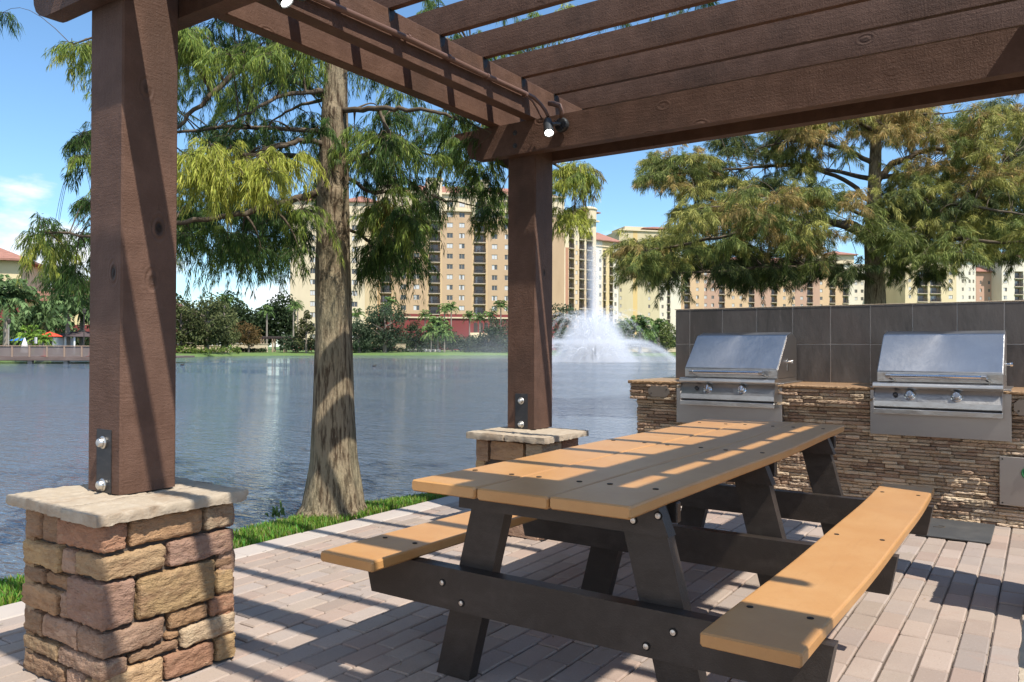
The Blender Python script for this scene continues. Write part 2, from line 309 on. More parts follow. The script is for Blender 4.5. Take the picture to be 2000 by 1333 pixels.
# ================================================================== SETTING: ground, paving, water
def shore_x(y): return float(np.interp(y, [-30, 1.9, 3.1, 4.3, 5.1, 6.2, 8.0, 9.0], [-5.0, -4.56, -4.48, -4.54, -4.30, -4.23, -4.1, -3.6]))
near_shore = [(shore_x(y), y) for y in np.linspace(-30, 9, 66)]
back = [tuple(far(1330, 12)[:2]), tuple(far(1420, 22)[:2]), tuple(far(1395, 45)[:2]), tuple(far(1450, 75)[:2]), tuple(far(1700, 90)[:2])]
mb = MB()
poly = near_shore+[(-3.2, 10)]+[p for p in back]+[(60, 60), (60, -30)]
mb.add([(x, y, -.02) for x, y in poly], [tuple(range(len(poly)))])
n = len(near_shore)+1+len(back)
for i in range(n-1):     # little bank that drops into the water
    (x0, y0), (x1, y1) = poly[i], poly[i+1]; d = Vector((-(y1-y0), x1-x0)).normalized()*.35
    mb.add([(x0, y0, -.02), (x1, y1, -.02), (x1+d.x, y1+d.y, -.7), (x0+d.x, y0+d.y, -.7)], [(0, 1, 2, 3)])
tag(mb.build('ground', 'soil'), kind='structure')

PX0, PX1, PY0, PY1 = -4.15, 4.6, -2.2, 6.6
mb = MB(); mb.box(PX0, PX1, PY0, PY1, -.25, -.012, 0); tag(mb.build('paving_bed', 'sand'), kind='structure')
mb = MB(); y = PY0
while y < 9.2:
    L = .58; jx = random.uniform(-.004, .004)
    if y < PY1: mb.box(PX0+.0+jx, PX0+.205, y, min(y+L-.008, PY1+.01), -.2, .001+random.uniform(-.002, .002), .006)
    y += L
tag(mb.build('path_edging', 'edging'), kind='structure')
mb = MB()
cols = [(.365, .29, .24), (.345, .28, .23), (.38, .305, .255), (.33, .26, .215), (.355, .295, .255), (.325, .27, .235), (.365, .275, .225)]
bw, bl = .1135, .222; x = PX0+.212; ci = 0
while x < PX1:
    y = PY0-(.5 if ci % 2 else 0)*bl+(.03*math.sin(ci*1.7)); w = bw
    while y < PY1:
        c = np.array(random.choice(cols))*random.uniform(.84, 1.04)
        z = random.gauss(0, .0018)
        y0, y1 = max(y, PY0), min(y+bl, PY1)
        if y1-y0 > .03:
            mb.box(x+.0036, x+w-.0036, y0+.0027, y1-.0027, -.05, z, .006, c, tilt=(random.gauss(0, .008), random.gauss(0, .004)))
        y += bl
    x += w; ci += 1
tag(mb.build('brick_paving', 'paver'), kind='structure')

# water: one wide sheet
def water_mat():
    m = bpy.data.materials.new('lake_water'); m.use_nodes = True; t = m.node_tree; N = t.nodes; L = t.links; N.clear()
    o = N.new('ShaderNodeOutputMaterial'); p = N.new('ShaderNodeBsdfPrincipled')
    p.inputs['Base Color'].default_value = (.085, .110, .140, 1); p.inputs['Roughness'].default_value = .13; p.inputs['IOR'].default_value = 1.33
    p.inputs['Specular IOR Level'].default_value = .75
    c = N.new('ShaderNodeTexCoord'); prev = None
    for sc, st, dist, rot in (((.5, 1.4, 1), .8, .12, .9), ((2.2, 7.0, 1), 1.0, .075, .75), ((6.5, 19, 1), 1.0, .048, .45), ((.11, .22, 1), .4, .3, .2)):
        mp = N.new('ShaderNodeMapping'); mp.inputs['Scale'].default_value = sc; mp.inputs['Rotation'].default_value = (0, 0, -YAW+rot*.25)
        L.new(c.outputs['Object'], mp.inputs[0]); n = N.new('ShaderNodeTexNoise'); n.inputs['Scale'].default_value = 1; n.inputs['Detail'].default_value = 3; n.inputs['Distortion'].default_value = .6
        L.new(mp.outputs[0], n.inputs['Vector']); b = N.new('ShaderNodeBump'); b.inputs['Strength'].default_value = st; b.inputs['Distance'].default_value = dist
        L.new(n.outputs[0], b.inputs['Height'])
        if prev: L.new(prev, b.inputs['Normal'])
        prev = b.outputs[0]
    mp = N.new('ShaderNodeMapping'); mp.inputs['Scale'].default_value = (.035, .11, 1); mp.inputs['Rotation'].default_value = (0, 0, -YAW); L.new(c.outputs['Object'], mp.inputs[0])
    n = N.new('ShaderNodeTexNoise'); n.inputs['Scale'].default_value = 1; n.inputs['Detail'].default_value = 4; L.new(mp.outputs[0], n.inputs['Vector'])
    r = N.new('ShaderNodeMapRange'); r.inputs[1].default_value = .4; r.inputs[2].default_value = .62; r.inputs[3].default_value = .02; r.inputs[4].default_value = .10; L.new(n.outputs[0], r.inputs[0]); L.new(r.outputs[0], p.inputs['Roughness'])
    L.new(prev, p.inputs['Normal']); L.new(p.outputs[0], o.inputs[0]); return m
MT['water'] = water_mat()
mb = MB(); seg = 72
ring = [(700*math.cos(2*math.pi*k/seg), 700*math.sin(2*math.pi*k/seg), -.38) for k in range(seg)]
mb.add(ring, [tuple(range(seg))]); tag(mb.build('lake_water', 'water'), kind='structure')
# far land: shore distance as a function of photo column
def shore_D(px): return float(np.interp(px, [-3000, -400, 0, 170, 345, 480, 620, 1000, 1300, 1500, 2600, 5000], [60, 74, 80, 96, 118, 140, 150, 160, 165, 150, 150, 150]))
mb = MB(); pxs = list(range(-3000, 5001, 50)); V = []
for px in pxs:
    D = shore_D(px)+2.2*math.sin(px*.021)+1.3*math.sin(px*.057+1)
    for k, (dd, z) in enumerate(((-3, -.9), (0, -.36), (1.5, .0), (12, .25), (60, .45), (3600, .5))): V.append(far(px, D+dd, z))
nn = 6
mb.add(V, [(i*nn+j, (i+1)*nn+j, (i+1)*nn+j+1, i*nn+j+1) for i in range(len(pxs)-1) for j in range(nn-1)])
tag(mb.build('far_lawn', 'farground'), kind='structure')

# ================================================================== grass strip (uncountable blades)
def grass(name, npt, xf, yr, hgt, label_seed=1):
    r = np.random.default_rng(label_seed); N = npt
    y = r.uniform(yr[0], yr[1], N); u = r.uniform(0, 1, N); x = np.array([xf(a, b) for a, b in zip(y, u)])
    h = r.uniform(hgt[0], hgt[1], N)*(1-.25*u); a = r.uniform(0, 2*np.pi, N); lean = r.uniform(.1, .75, N)
    w = r.uniform(.0025, .005, N); dx, dy = np.cos(a), np.sin(a)
    b = np.stack([x, y, np.full(N, -.02)], 1); side = np.stack([-dy, dx, 0*dx], 1)*w[:, None]
    m = b+np.stack([dx*lean*h*.35, dy*lean*h*.35, h*.6], 1); t = b+np.stack([dx*lean*h, dy*lean*h, h], 1)
    v = np.stack([b-side, b+side, m+side*.8, m-side*.8, t], 1).reshape(-1, 3)
    mb = MB(); c = np.repeat(np.stack([r.uniform(.09, .2, N), r.uniform(.2, .34, N), r.uniform(.025, .05, N)], 1), 5, 0)
    dry = np.repeat(r.random(N) < .1, 5); c[dry] = (.32, .27, .12)
    mb.add(v, [q for i in range(N) for q in ((i*5, i*5+1, i*5+2, i*5+3), (i*5+3, i*5+2, i*5+4))], c)
    return mb.build(name, 'grass')
def gx(y, u):
    xs = shore_x(y)-.05; return PX0-.005-(u**.8)*((PX0-.005)-xs)*1.02
tag(grass('grass', 46000, gx, (-.5, 8.6), (.02, .066)), kind='stuff')
mb = MB()
for k in range(20):       # a broad-leaved tuft beside the trunk
    a = random.uniform(0, 6.28); l = random.uniform(.08, .17); p = Vector((-4.80+random.uniform(-.05, .05), 3.93+random.uniform(-.06, .06), -.03)); d = Vector((math.cos(a)*.7, math.sin(a)*.7, random.uniform(.5, 1.1))).normalized()
    s_ = d.cross(Vector((0, 0, 1))).normalized()*.008; q = p+d*l*.6; e = p+d*l+Vector((0, 0, -.04))
    mb.add([p-s_, p+s_, q+s_, q-s_, e], [(0, 1, 2, 3), (3, 2, 4)], (.16, .24, .07))
tag(mb.build('weed_tuft', 'grass'), 'bright green weed tuft at the left foot of the near cypress trunk', 'plant')

mb = MB(); rl = random.Random(9)
for k in range(240):      # fallen needles and bits of leaf
    x = rl.uniform(-4.1, 1.5); y = rl.uniform(.8, 6.4); a = rl.uniform(0, 6.28); l = rl.uniform(.008, .035); w = rl.uniform(.0012, .003); c = rl.choice(((.16, .09, .04), (.28, .18, .08), (.10, .07, .04), (.2, .2, .07)))
    dx, dy = math.cos(a)*l, math.sin(a)*l; nx, ny = -math.sin(a)*w, math.cos(a)*w
    mb.add([(x-nx, y-ny, .006), (x+dx-nx, y+dy-ny, .009), (x+dx+nx, y+dy+ny, .009), (x+nx, y+ny, .006)], [(0, 1, 2, 3)], c)
tag(mb.build('leaf_litter', 'grass'), kind='stuff')

# ================================================================== PERGOLA
pg = thing('pergola', 'brown painted timber pergola with double beams and spaced rafters over the patio', 'pergola')
Z0, Z1, Z2, Z3 = 2.595, 2.815, 3.05, 3.208
XP = (-3.165, -2.93); XR = (.115, .35); YP = (1.653, 1.888); YF = (4.612, 4.847); PT = .68
def post(x0, x1, y0, y1, visible=True):
    mb = MB(); nzs = 26
    # rounded-edge post with slightly wavy surface
    b = .007; prof = [(x0+b, y0), (x1-b, y0), (x1, y0+b), (x1, y1-b), (x1-b, y1), (x0+b, y1), (x0, y1-b), (x0, y0+b)]
    cx, cy = (x0+x1)/2, (y0+y1)/2; V = []
    for i in range(nzs+1):
        z = PT+(Z1-PT)*i/nzs
        for j, (x, y) in enumerate(prof):
            d = 1+.008*nz3((x*3, y*3, z*1.3), 1)
            V.append((cx+(x-cx)*d, cy+(y-cy)*d, z))
    F = [(i*8+j, i*8+(j+1) % 8, (i+1)*8+(j+1) % 8, (i+1)*8+j) for i in range(nzs) for j in range(8)]+[tuple(range(8))[::-1], tuple(range(nzs*8, nzs*8+8))]
    mb.add(V, F); p = mb.build('post', 'wz', pg)
    if not visible: return p
    px0 = x0+.072
    m2 = MB(); m2.box(px0, px0+.104, y0-.004, y0+.002, PT+.0, PT+.245, .001); br = m2.build('bracket', 'black', p)
    for zc in (.03, .195):
        m3 = MB(); T = Matrix.Rotation(math.pi/2, 4, 'X')
        m3.lathe([(0, .004), (.024, .004), (.025, .009), (.021, .013), (.019, .013), (.019, .017), (.0165, .025), (.012, .029), (.0, .030)], (px0+.052, y0, PT+zc), 14, T=T)
        m3.build('bolt', 'bolt', p, smooth=False)
    return p
for (xa, xb) in (XP, XR):
    for (ya, yb) in (YP, YF): post(xa, xb, ya, yb, xa < 0)
XE = 1.02
endp = [(-3.585, Z1), (-3.587, Z1-.018), (-3.55, Z1-.038), (-3.52, Z1-.066), (-3.497, Z1-.088), (-3.478, Z1-.092), (-3.474, Z1-.11), (-3.468, Z1-.15), (-3.45, Z1-.182), (-3.42, Z1-.205), (-3.385, Z1-.217), (-3.35, Z0)]
def beam(y0, y1, sh=0.0):
    mb = MB(); L = [(x+sh, z) for x, z in endp]; Rr = [((-2.61-x)+(XE-.975), z) for x, z in endp][::-1]
    mb.prism(L+Rr, 1, y0, y1); return mb.build('beam', 'wx', pg)
bm_ = [beam(1.575, 1.6525), beam(1.889, 1.967), beam(4.534, 4.6115), beam(4.848, 4.926, .04)]
for k, (ya, yb) in enumerate(((1.575, 1.967), (4.534, 4.926))):
    for x in (-3.05,):
        for z in (Z0+.06, Z0+.15):
            m3 = MB(); T = Matrix.Rotation(math.pi/2, 4, 'X')
            m3.lathe([(.0, -.001), (.018, -.001), (.018, .002), (.009, .003), (.009, .009), (0, .010)], (x, ya, z), 12, T=T); m3.build('bolt', 'black', bm_[k*2])
SB = [(-3.27, -3.185), (-2.965, -2.880), (.05, .135), (.335, .42)]
for x0, x1 in SB:
    mb = MB(); yy = 1.18; b = .004
    mb.box(x0, x1, yy, 5.32, Z1+.001, Z2, b); mb.build('side_beam', 'wy', pg)
for (ya, yb, xa, xb) in ((1.655, 1.886, .36, XE-.06), (1.655, 1.886, -.35, .03), (4.614, 4.845, -2.86, .03)):     # boards added between the twin beams to shade their gap and the bench
    mb = MB(); mb.box(xa, xb, ya, yb, Z1-.03, Z1-.004, .002); mb.build('shade_board', 'wx', pg)
RY = [.91, 1.325, 1.755, 2.19, 2.635, 3.072, 3.5, 3.92, 4.353, 4.774, 5.19]
for i, y in enumerate(RY):
    xe = 1.06 if i == 3 else .80
    mb = MB(); z0 = Z2+.001
    mb.prism([(-3.62, Z3), (-3.62, Z3-.05), (-3.56, z0+.01), (-3.52, z0), (xe-.1, z0), (xe-.04, z0+.01), (xe, Z3-.05), (xe, Z3)], 1, y, y+.042)
    r = mb.build('rafter', 'wx', pg)
    mb = MB()   # hurricane tie on the beam face under the rafter
    xx = -2.879
    mb.add([(xx, y-.004, Z2), (xx, y+.052, Z2), (xx, y+.038, Z2-.05), (xx, y+.008, Z2-.07), (xx+.0025, y-.004, Z2), (xx+.0025, y+.052, Z2), (xx+.0025, y+.038, Z2-.05), (xx+.0025, y+.008, Z2-.07)],
           [(0, 1, 2, 3), (4, 7, 6, 5), (0, 4, 5, 1), (1, 5, 6, 2), (2, 6, 7, 3), (3, 7, 4, 0)])
    mb.build('rafter_tie', 'black', r)
# conduit with its drooping end
mb = MB(); pts = [(-2.855, 1.95, 2.90), (-2.856, 2.5, 2.903), (-2.853, 3.2, 2.924), (-2.856, 3.9, 2.930), (-2.853, 4.36, 2.938), (-2.83, 4.43, 2.925), (-2.79, 4.455, 2.88), (-2.755, 4.46, 2.83), (-2.735, 4.46, 2.79)]
mb.tube(pts, [.0165]*5+[.0135, .012, .012, .012], 10)
cd = mb.build('conduit', 'pipe', smooth=True); tag(cd, 'brown painted cable conduit running along the inner face of the pergola side beam', 'conduit')
for y in (3.2, 3.55, 3.93, 4.36):
    mb = MB(); mb.tube([(-2.855, y-.009, 2.93), (-2.855, y+.009, 2.93)], [.0195, .0195], 10); mb.build('strap', 'pipe', cd)
mb = MB(); mb.tube([(-2.85, 4.37, 2.925), (-2.835, 4.42, 2.90), (-2.82, 4.46, 2.85), (-2.81, 4.5, 2.80)], .006, 6); mb.build('cable', 'pipe', cd, smooth=True)
def spotlight(name_lbl, pos, aim, parent_z):
    t = thing('spotlight', name_lbl, 'spotlight', 'spotlights on the pergola')
    a = Vector(aim).normalized(); p = Vector(pos); q = a.to_track_quat('Z', 'Y').to_matrix().to_4x4()
    mb = MB(); T = q
    mb.lathe([(0, -.075), (.02, -.075), (.026, -.066), (.026, -.045), (.031, -.04), (.031, .03), (.034, .034), (.034, .062), (.030, .066), (.027, .058), (0, .056)], p, 20, T=T); mb.build('housing', 'lamp', t, smooth=False)
    mb = MB(); mb.lathe([(0, .0565), (.0262, .0565), (.0262, .0605), (0, .062)], p, 20, T=T); mb.build('lens', 'lens', t)
    mb = MB(); k = p+Vector((.062, .07, .02)); mb.lathe([(0, -.02), (.045, -.02), (.048, -.012), (.048, .012), (.04, .018), (0, .018)], k, 18, T=Matrix.Rotation(math.pi/2, 4, 'X'))
    mb.tube([k+Vector((0, -.02, .0)), k+Vector((-.02, -.04, .0)), p+a*-.02+Vector((.03, 0, 0))], [.012, .012, .014], 8); mb.build('mount', 'lamp', t)
    mb = MB(); mb.tube([k+Vector((0, -.01, .04)), k+Vector((.012, -.02, .085)), k+Vector((.0, -.03, .12)), k+Vector((-.045, -.035, .14)), k+Vector((-.08, -.03, .15))], [.011, .016, .018, .018, .017], 10); mb.build('elbow', 'pipe', t, smooth=True)
    mb = MB(); mb.bar(k+Vector((-.02, -.022, -.03)), k+Vector((.045, -.022, -.02)), .008, .012); mb.bar(k+Vector((-.04, -.03, .03)), k+Vector((.03, -.03, -.045)), .012, .004); mb.build('knuckle', 'black', t)
    return t
spotlight('small lit spotlight at the far corner of the pergola, clamped on the far beam', (-2.715, 4.43, 2.71), (.34, -.42, -.72), 0)
spotlight('lit spotlight at the top edge of the photo, right of the near post', (-2.76, 2.255, 2.80), (.5, .2, -.72), 0)

# ================================================================== STONE PIERS
def stone(mb, x0, x1, y0, y1, z0, z1, r, amp, col, seed, step=.02):
    h = np.array([(x1-x0)/2, (y1-y0)/2, (z1-z0)/2]); c = np.array([(x0+x1)/2, (y0+y1)/2, (z0+z1)/2])
    n = [max(3, int(2*q/step)) for q in h]; inn = h-r
    for a in range(3):
        b, d = (a+1) % 3, (a+2) % 3
        for s in (-1, 1):
            if a == 2 and s == -1 and z0 < .01: continue
            V = []
            for i in range(n[b]+1):
                for j in range(n[d]+1):
                    p = np.zeros(3); p[a] = s*h[a]; p[b] = -h[b]+2*h[b]*i/n[b]; p[d] = -h[d]+2*h[d]*j/n[d]
                    core = np.clip(p, -inn, inn); dv = p-core; l = np.linalg.norm(dv)
                    if l > 1e-9: p = core+dv/l*r
                    w = p+c; nn_ = dv/l if l > 1e-9 else dv
                    g = nz3(w, 6, seed)*amp*.8+(abs(nz3(w*np.array([1, 1, 2.2]), 17, seed+5))-.25)*amp*1.3-abs(nz3(w*np.array([1, 1, 2.5]), 36, seed+9))*amp*1.0+nz3(w*np.array([1, 1, 1.6]), 85, seed+2)*amp*.5
                    V.append(w+nn_*g)
            m1 = n[d]+1
            F = [(i*m1+j, (i+1)*m1+j, (i+1)*m1+j+1, i*m1+j+1) for i in range(n[b]) for j in range(n[d])]
            if s < 0: F = [q[::-1] for q in F]
            mb.add(V, F, col)
SC = {'r': (.30, .15, .09), 't': (.40, .27, .145), 'p': (.24, .145, .11), 'o': (.34, .20, .10), 'l': (.44, .34, .22), 'y': (.38, .255, .12), 'k': (.31, .20, .14), 'b': (.25, .155, .09)}
def scol(k, f=1.0): return (np.array(SC[k])*.8+np.array((.345, .235, .155))*.2)*f*1.16*random.uniform(.80, 1.2)
def pier(x0, x1, y0, y1, H, cap, label, right=None, left=None, seed=0, cells=None, step=.02):
    t = thing('stone_pier', label, 'stone pier', 'stone piers under the pergola posts')
    mb = MB(); mb.box(x0+.03, x1-.03, y0+.03, y1-.03, 0, H, .01); mb.build('core', 'core', t)
    mb = MB(); rs = random.Random(seed)
    def rnd_face(ax, sgn):
        z = 0.0
        while z < H-.02:
            hh = min(rs.choice((.07, .09, .12, .15)), H-z)
            if H-(z+hh) < .04: hh = H-z
            a0, a1 = (x0, x1) if ax == 1 else (y0, y1); a = a0
            while a < a1-.01:
                l = rs.uniform(.12, .3)
                if a1-(a+l) < .08: l = a1-a
                p = rs.uniform(.0, .012); k = rs.choice('rtpokybl')
                if ax == 1:
                    yy = (y0-p, y0+.07) if sgn < 0 else (y1-.07, y1+p)
                    stone(mb, a+.004, a+l-.004, *yy, z+.004, z+hh-.004, .013, .005, scol(k), rs.uniform(0, 50), .03)
                else:
                    xx = (x0-p, x0+.07) if sgn < 0 else (x1-.07, x1+p)
                    stone(mb, *xx, a+.004, a+l-.004, z+.004, z+hh-.004, .013, .005, scol(k), rs.uniform(0, 50), .03)
                a += l
            z += hh
    if right is None: rnd_face(0, 1); rnd_face(1, -1)
    rnd_face(0, -1); rnd_face(1, 1)
    if right:
        for i, (a0, a1, z0, z1, k, p) in enumerate(right):      # a0 = y, 'corner' when a0 == y0
            z1 = min(z1, H)
            if z1-z0 < .02: continue
            stone(mb, x1-.09, x1+p, a0+.003, a1-.003, z0+.003, z1-.003, .014, .007, scol(k), i*3.1, step)
        for i, (a0, a1, z0, z1, k, p) in enumerate(left):
            z1 = min(z1, H)
            if z1-z0 < .02: continue
            stone(mb, a0+.003, a1-.003, y0-p, y0+.09, z0+.003, z1-.003, .014, .007, scol(k), 40+i*2.7, step)
    for c in (cells or []):   # corner stones that show on both faces: (x from, y to, z0, z1, colour)
        xf, yt, z0, z1, k = c[:5]; z1 = min(z1, H)
        stone(mb, xf+.003, x1+.008, y0-.008, yt-.003, z0+.003, z1-.003, .016, .008, scol(k), 90+z0*31, step)
    mb.build('stone_veneer', 'stone', t, smooth=True)
    for i, q in enumerate(cap):
        mb = MB(); stone(mb, *q, H+.001, PT-.004, .007, .0062, (1, 1, 1), seed*7+i*5, .014)
        mb.build('cap_stone', 'cap', t, smooth=True)
    return t
RIGHT = [(1.56, 1.857, .528, .632, 'o', .004), (1.861, 1.998, .53, .632, 'l', .008), (1.706, 1.998, .424, .526, 'p', .012), (1.911, 1.998, .368, .422, 'b', .0), (1.914, 2.0, .268, .366, 'y', .006),
         (1.591, 1.908, .26, .420, 'y', .014), (1.888, 2.005, .19, .264, 'r', .006), (1.714, 1.886, .188, .258, 'o', .003), (1.764, 2.004, .106, .187, 'l', .01), (1.705, 1.762, .155, .186, 'o', .0),
         (1.563, 1.762, .108, .154, 'b', .002), (1.465, 1.696, .0, .106, 't', .008), (1.698, 1.912, .0, .102, 'r', .007), (1.915, 2.008, .0, .103, 'y', .01)]
LEFT = [(-3.268, -3.15, .512, .632, 'b', .0), (-3.147, -3.022, .512, .632, 'b', -.004), (-3.274, -2.998, .412, .510, 'y', .008), (-2.996, -2.889, .42, .510, 'k', .0), (-3.274, -3.114, .346, .408, 'b', .002),
        (-3.110, -2.943, .35, .41, 'o', -.002), (-3.28, -3.006, .25, .343, 'o', .01), (-3.003, -2.943, .25, .347, 'k', .002), (-3.276, -3.128, .148, .247, 'b', .004), (-3.124, -2.868, .158, .249, 'k', .004),
        (-3.278, -3.009, .082, .147, 't', .008), (-3.27, -2.962, 0, .080, 'b', .004), (-2.957, -2.83, 0, .082, 'k', .003), (-2.825, -2.70, 0, .08, 't', .005)]
CORN = [(-3.018, 1.557, .524, .632, 'r'), (-2.889, 1.702, .426, .522, 't'), (-2.941, 1.588, .255, .422, 'p'), (-2.866, 1.70, .158, .253, 'k'), (-3.005, 1.561, .084, .156, 'k')]
pier(-3.275, -2.70, 1.465, 2.0, .63, [(-3.335, -2.905, 1.425, 1.76, ), (-2.900, -2.655, 1.415, 2.03), (-3.33, -2.905, 1.765, 2.05)],
     'near stone pier at bottom left, tan and reddish rough stones under a pale slab cap', RIGHT, LEFT, 1, CORN, .0105)
FR = [(4.56, 4.79, .49, .632, 'r', .004), (4.30, 4.50, .34, .485, 'b', .006), (4.505, 4.79, .36, .485, 'o', .006), (4.30, 4.55, .17, .335, 't', .005), (4.555, 4.79, .2, .355, 'p', .005), (4.30, 4.79, .0, .16, 'k', .01)]
FL = [(-3.21, -3.10, .47, .632, 'b', .002), (-3.095, -2.815, .49, .632, 'o', .006), (-3.21, -2.93, .32, .465, 'r', .0), (-2.925, -2.70, .30, .465, 'b', .004), (-3.21, -3.02, .15, .31, 'p', .003), (-3.015, -2.7, .13, .295, 'b', .004), (-3.21, -2.7, 0, .125, 'k', .01)]
pier(-3.21, -2.68, 4.30, 4.80, .63, [(-3.26, -2.95, 4.25, 4.84), (-2.945, -2.63, 4.255, 4.85)],
     'far stone pier behind the picnic table, brown stones under a pale slab cap', FR, FL, 2, [(-2.81, 4.555, .49, .632, 'l')], .03)
for (y0, y1, w) in ((1.47, 2.0, 'near'), (4.30, 4.80, 'far')):
    pier(.01, .53, y0, y1, .63, [(-.043, .23, y0-.05, y1+.045), (.235, .55, y0-.05, y1+.05)], 'stone pier on the right side of the pergola, the %s one of the two' % w, seed=5+int(y0))

# ================================================================== PICNIC TABLE
tb = thing('picnic_table', 'long picnic table with tan plastic planks on black trestle frames and two attached benches', 'picnic table')
TX = -1.41; TY0, TY1 = 2.075, 5.0
def plank(name, x0, x1, z0, z1, holes, bow=.016, y0=TY0, y1=TY1):
    mb = MB(); n = 34; b = .007
    prof = [(x0+b, z0), (x1-b, z0), (x1, z0+b), (x1, z1-b), (x1-b*.4, z1-b*.25), (x1-b*1.2, z1), (x0+b*1.2, z1), (x0+b*.4, z1-b*.25), (x0, z1-b), (x0, z0+b)]; m = len(prof)
    ys = [y0, y0+b]+list(np.linspace(y0+.04, y1-.04, n-3))+[y1-b, y1]; V = []; cx, cz = (x0+x1)/2, (z0+z1)/2
    for i, y in enumerate(ys):
        u = (y-y0)/(y1-y0); bx = bow*math.sin(math.pi*min(1, u)**1.25)+.0015*math.sin(y*5+x0*9); bz = .0025*math.sin(y*3.1+x0*5)
        k = (1-2*b*.6/(x1-x0), 1-2*b*.6/(z1-z0)) if i in (0, len(ys)-1) else (1, 1)
        for (x, z) in prof: V.append((cx+(x-cx)*k[0]+bx, y, cz+(z-cz)*k[1]+bz))
    F = [(i*m+j, (i+1)*m+j, (i+1)*m+(j+1) % m, i*m+(j+1) % m) for i in range(len(ys)-1) for j in range(m)]+[tuple(range(m)), tuple(range((len(ys)-1)*m, len(ys)*m))[::-1]]
    mb.add(V, F)
    o = mb.build(name, 'plank', tb)
    for (hx, hy) in holes:
        u = (hy-y0)/(y1-y0); bx = bow*math.sin(math.pi*u**1.25)
        mb = MB(); mb.lathe([(0, -.004), (.0098, -.004), (.0102, .0002), (.009, .0006), (.0, .0006)], (hx+bx, hy, z1+.0018+.0025*math.sin(hy*3.1+x0*5)), 12); mb.build('bolt_recess', 'hole', o)
    return o
rows = (2.37, 3.49, 4.68)
for k, (xa, xb) in enumerate(((-1.829, -1.553), (-1.546, -1.272), (-1.265, -.99))):
    plank('top_plank', xa, xb, .75, .79, [(x, y) for y in rows for x in (xa+.055, xb-.055)])
plank('seat', TX-.878, TX-.604, .43, .47, [(x, y) for y in rows for x in (TX-.82, TX-.66)], .012)
plank('seat', TX+.626, TX+.898, .43, .47, [(x, y) for y in rows for x in (TX+.67, TX+.845)], .02)
def bolt_y(x, y, z, par, r=.0095):
    mb = MB(); T = Matrix.Rotation(math.pi/2, 4, 'X')
    mb.lathe([(0, 0), (r*1.5, 0), (r*1.5, .0012), (0, .0012)], (x, y, z), 12, T=T, mi=1)
    mb.lathe([(0, .001), (r, .001), (r*.95, .006), (0, .008)], (x, y, z), 12, T=T); mb.build('bolt', ['bolt', 'hole'], par)
for fi, yc in enumerate(rows):
    yb = yc-.075
    fr = MB(); cx = -1.385
    fr.prism([(cx-.885, .4285), (cx-.845, .275), (cx+.875, .275), (cx+.905, .4285)], 1, yb, yb+.056)
    cb = fr.build('crossbeam', 'frame', tb)
    if fi == 0:
        for (x, z) in ((-1.865, .37), (-1.775, .31), (-.95, .372), (-1.04, .31)): bolt_y(x, yb-.0005, z, cb)
    for s in (-1, 1):
        lg = MB()
        def X(z): return cx+s*(.365+.255*(.745-z))
        o = .152*-s
        P = [(X(.748), .748), (X(0.0), 0.0), (X(0)+o, 0.0), (X(.748)+o, .748)]
        P = [(a+s*.0, b) for a, b in P]
        lg.prism(P, 1, yb+.0575, yb+.1135); lg.build('leg', 'frame', tb)
    cl = MB(); cl.prism([(cx-.40, .7485), (cx-.405, .66), (cx+.42, .66), (cx+.385, .7485)], 1, yb+.0, yb+.0565); c_ = cl.build('cleat', 'frame', tb)
    if fi == 0:
        for (x, z) in ((-1.62, .735), (-1.085, .70), (-1.0, .725)): bolt_y(x, yb-.0005, z, c_)
    c2 = MB(); c2.box(cx-.40, cx+.40, yb+.1145, yb+.150, .68, .7485, .004); c2.build('cleat', 'frame', tb)

# ================================================================== OUTDOOR KITCHEN
kt = thing('outdoor_kitchen', 'stacked stone barbecue counter with a brown stone top and a dark tiled back wall', 'barbecue counter')
WY = 6.53; KX0, KX1 = -3.05, 2.6
mb = MB(); mb.box(KX0+.03, KX1, WY+.03, 7.50, -.05, .93, 0); mb.build('core', 'core', kt)
mb = MB(); rs = random.Random(4)
LC = [(.54, .42, .29), (.48, .36, .24), (.38, .27, .18), (.60, .48, .34), (.42, .29, .2), (.33, .22, .15), (.52, .40, .29)]
def ledger(z0, z1, yf, xa, xb, face='y'):
    """one thin course of split stone; the face is a rough little height field"""
    x = xa
    while x < xb-.004:
        l = min(rs.choice((.07, .1, .13, .16, .22)), xb-x)
        if xb-(x+l) < .04: l = xb-x
        h = rs.choice((1, 1, 1, 2)); p = rs.uniform(0, .024); c = np.array(rs.choice(LC))*rs.uniform(.75, 1.15)
        nx = max(3, int(l/.016)); V = []
        for j, (zz, inset) in enumerate(((z0+.0008, .009), (z0+.004, .0), (z0*.6+z1*.4, -.002), (z0*.25+z1*.75, -.001), (z1-.003, .001), (z1-.0008, .009))):
            for i in range(nx+1):
                e = .006 if i in (0, nx) else 0
                xx = x+.0008+(l-.0016)*i/nx; d = -p+inset+e+rs.uniform(-.0045, .0045)
                V.append((xx, yf+d, zz) if face == 'y' else (yf+d, xx, zz))
        # returns to the body
        F = [(j*(nx+1)+i, j*(nx+1)+i+1, (j+1)*(nx+1)+i+1, (j+1)*(nx+1)+i) for j in range(5) for i in range(nx)]
        base = len(V)
        for (i, j) in ((0, 0), (nx, 0), (nx, 5), (0, 5)):
            q = list(V[j*(nx+1)+i]); q[1 if face == 'y' else 0] = yf+.05; V.append(tuple(q))
        row0 = list(range(nx+1)); row5 = [5*(nx+1)+i for i in range(nx+1)]
        F += [tuple(row0[::-1]+[base, base+1]), tuple(row5+[base+2, base+3]), tuple([j*(nx+1) for j in range(6)][::1]+[base+3, base]), tuple([j*(nx+1)+nx for j in range(6)][::-1]+[base+1, base+2])]
        mb.add(V, F, c); x += l
z = 0.0
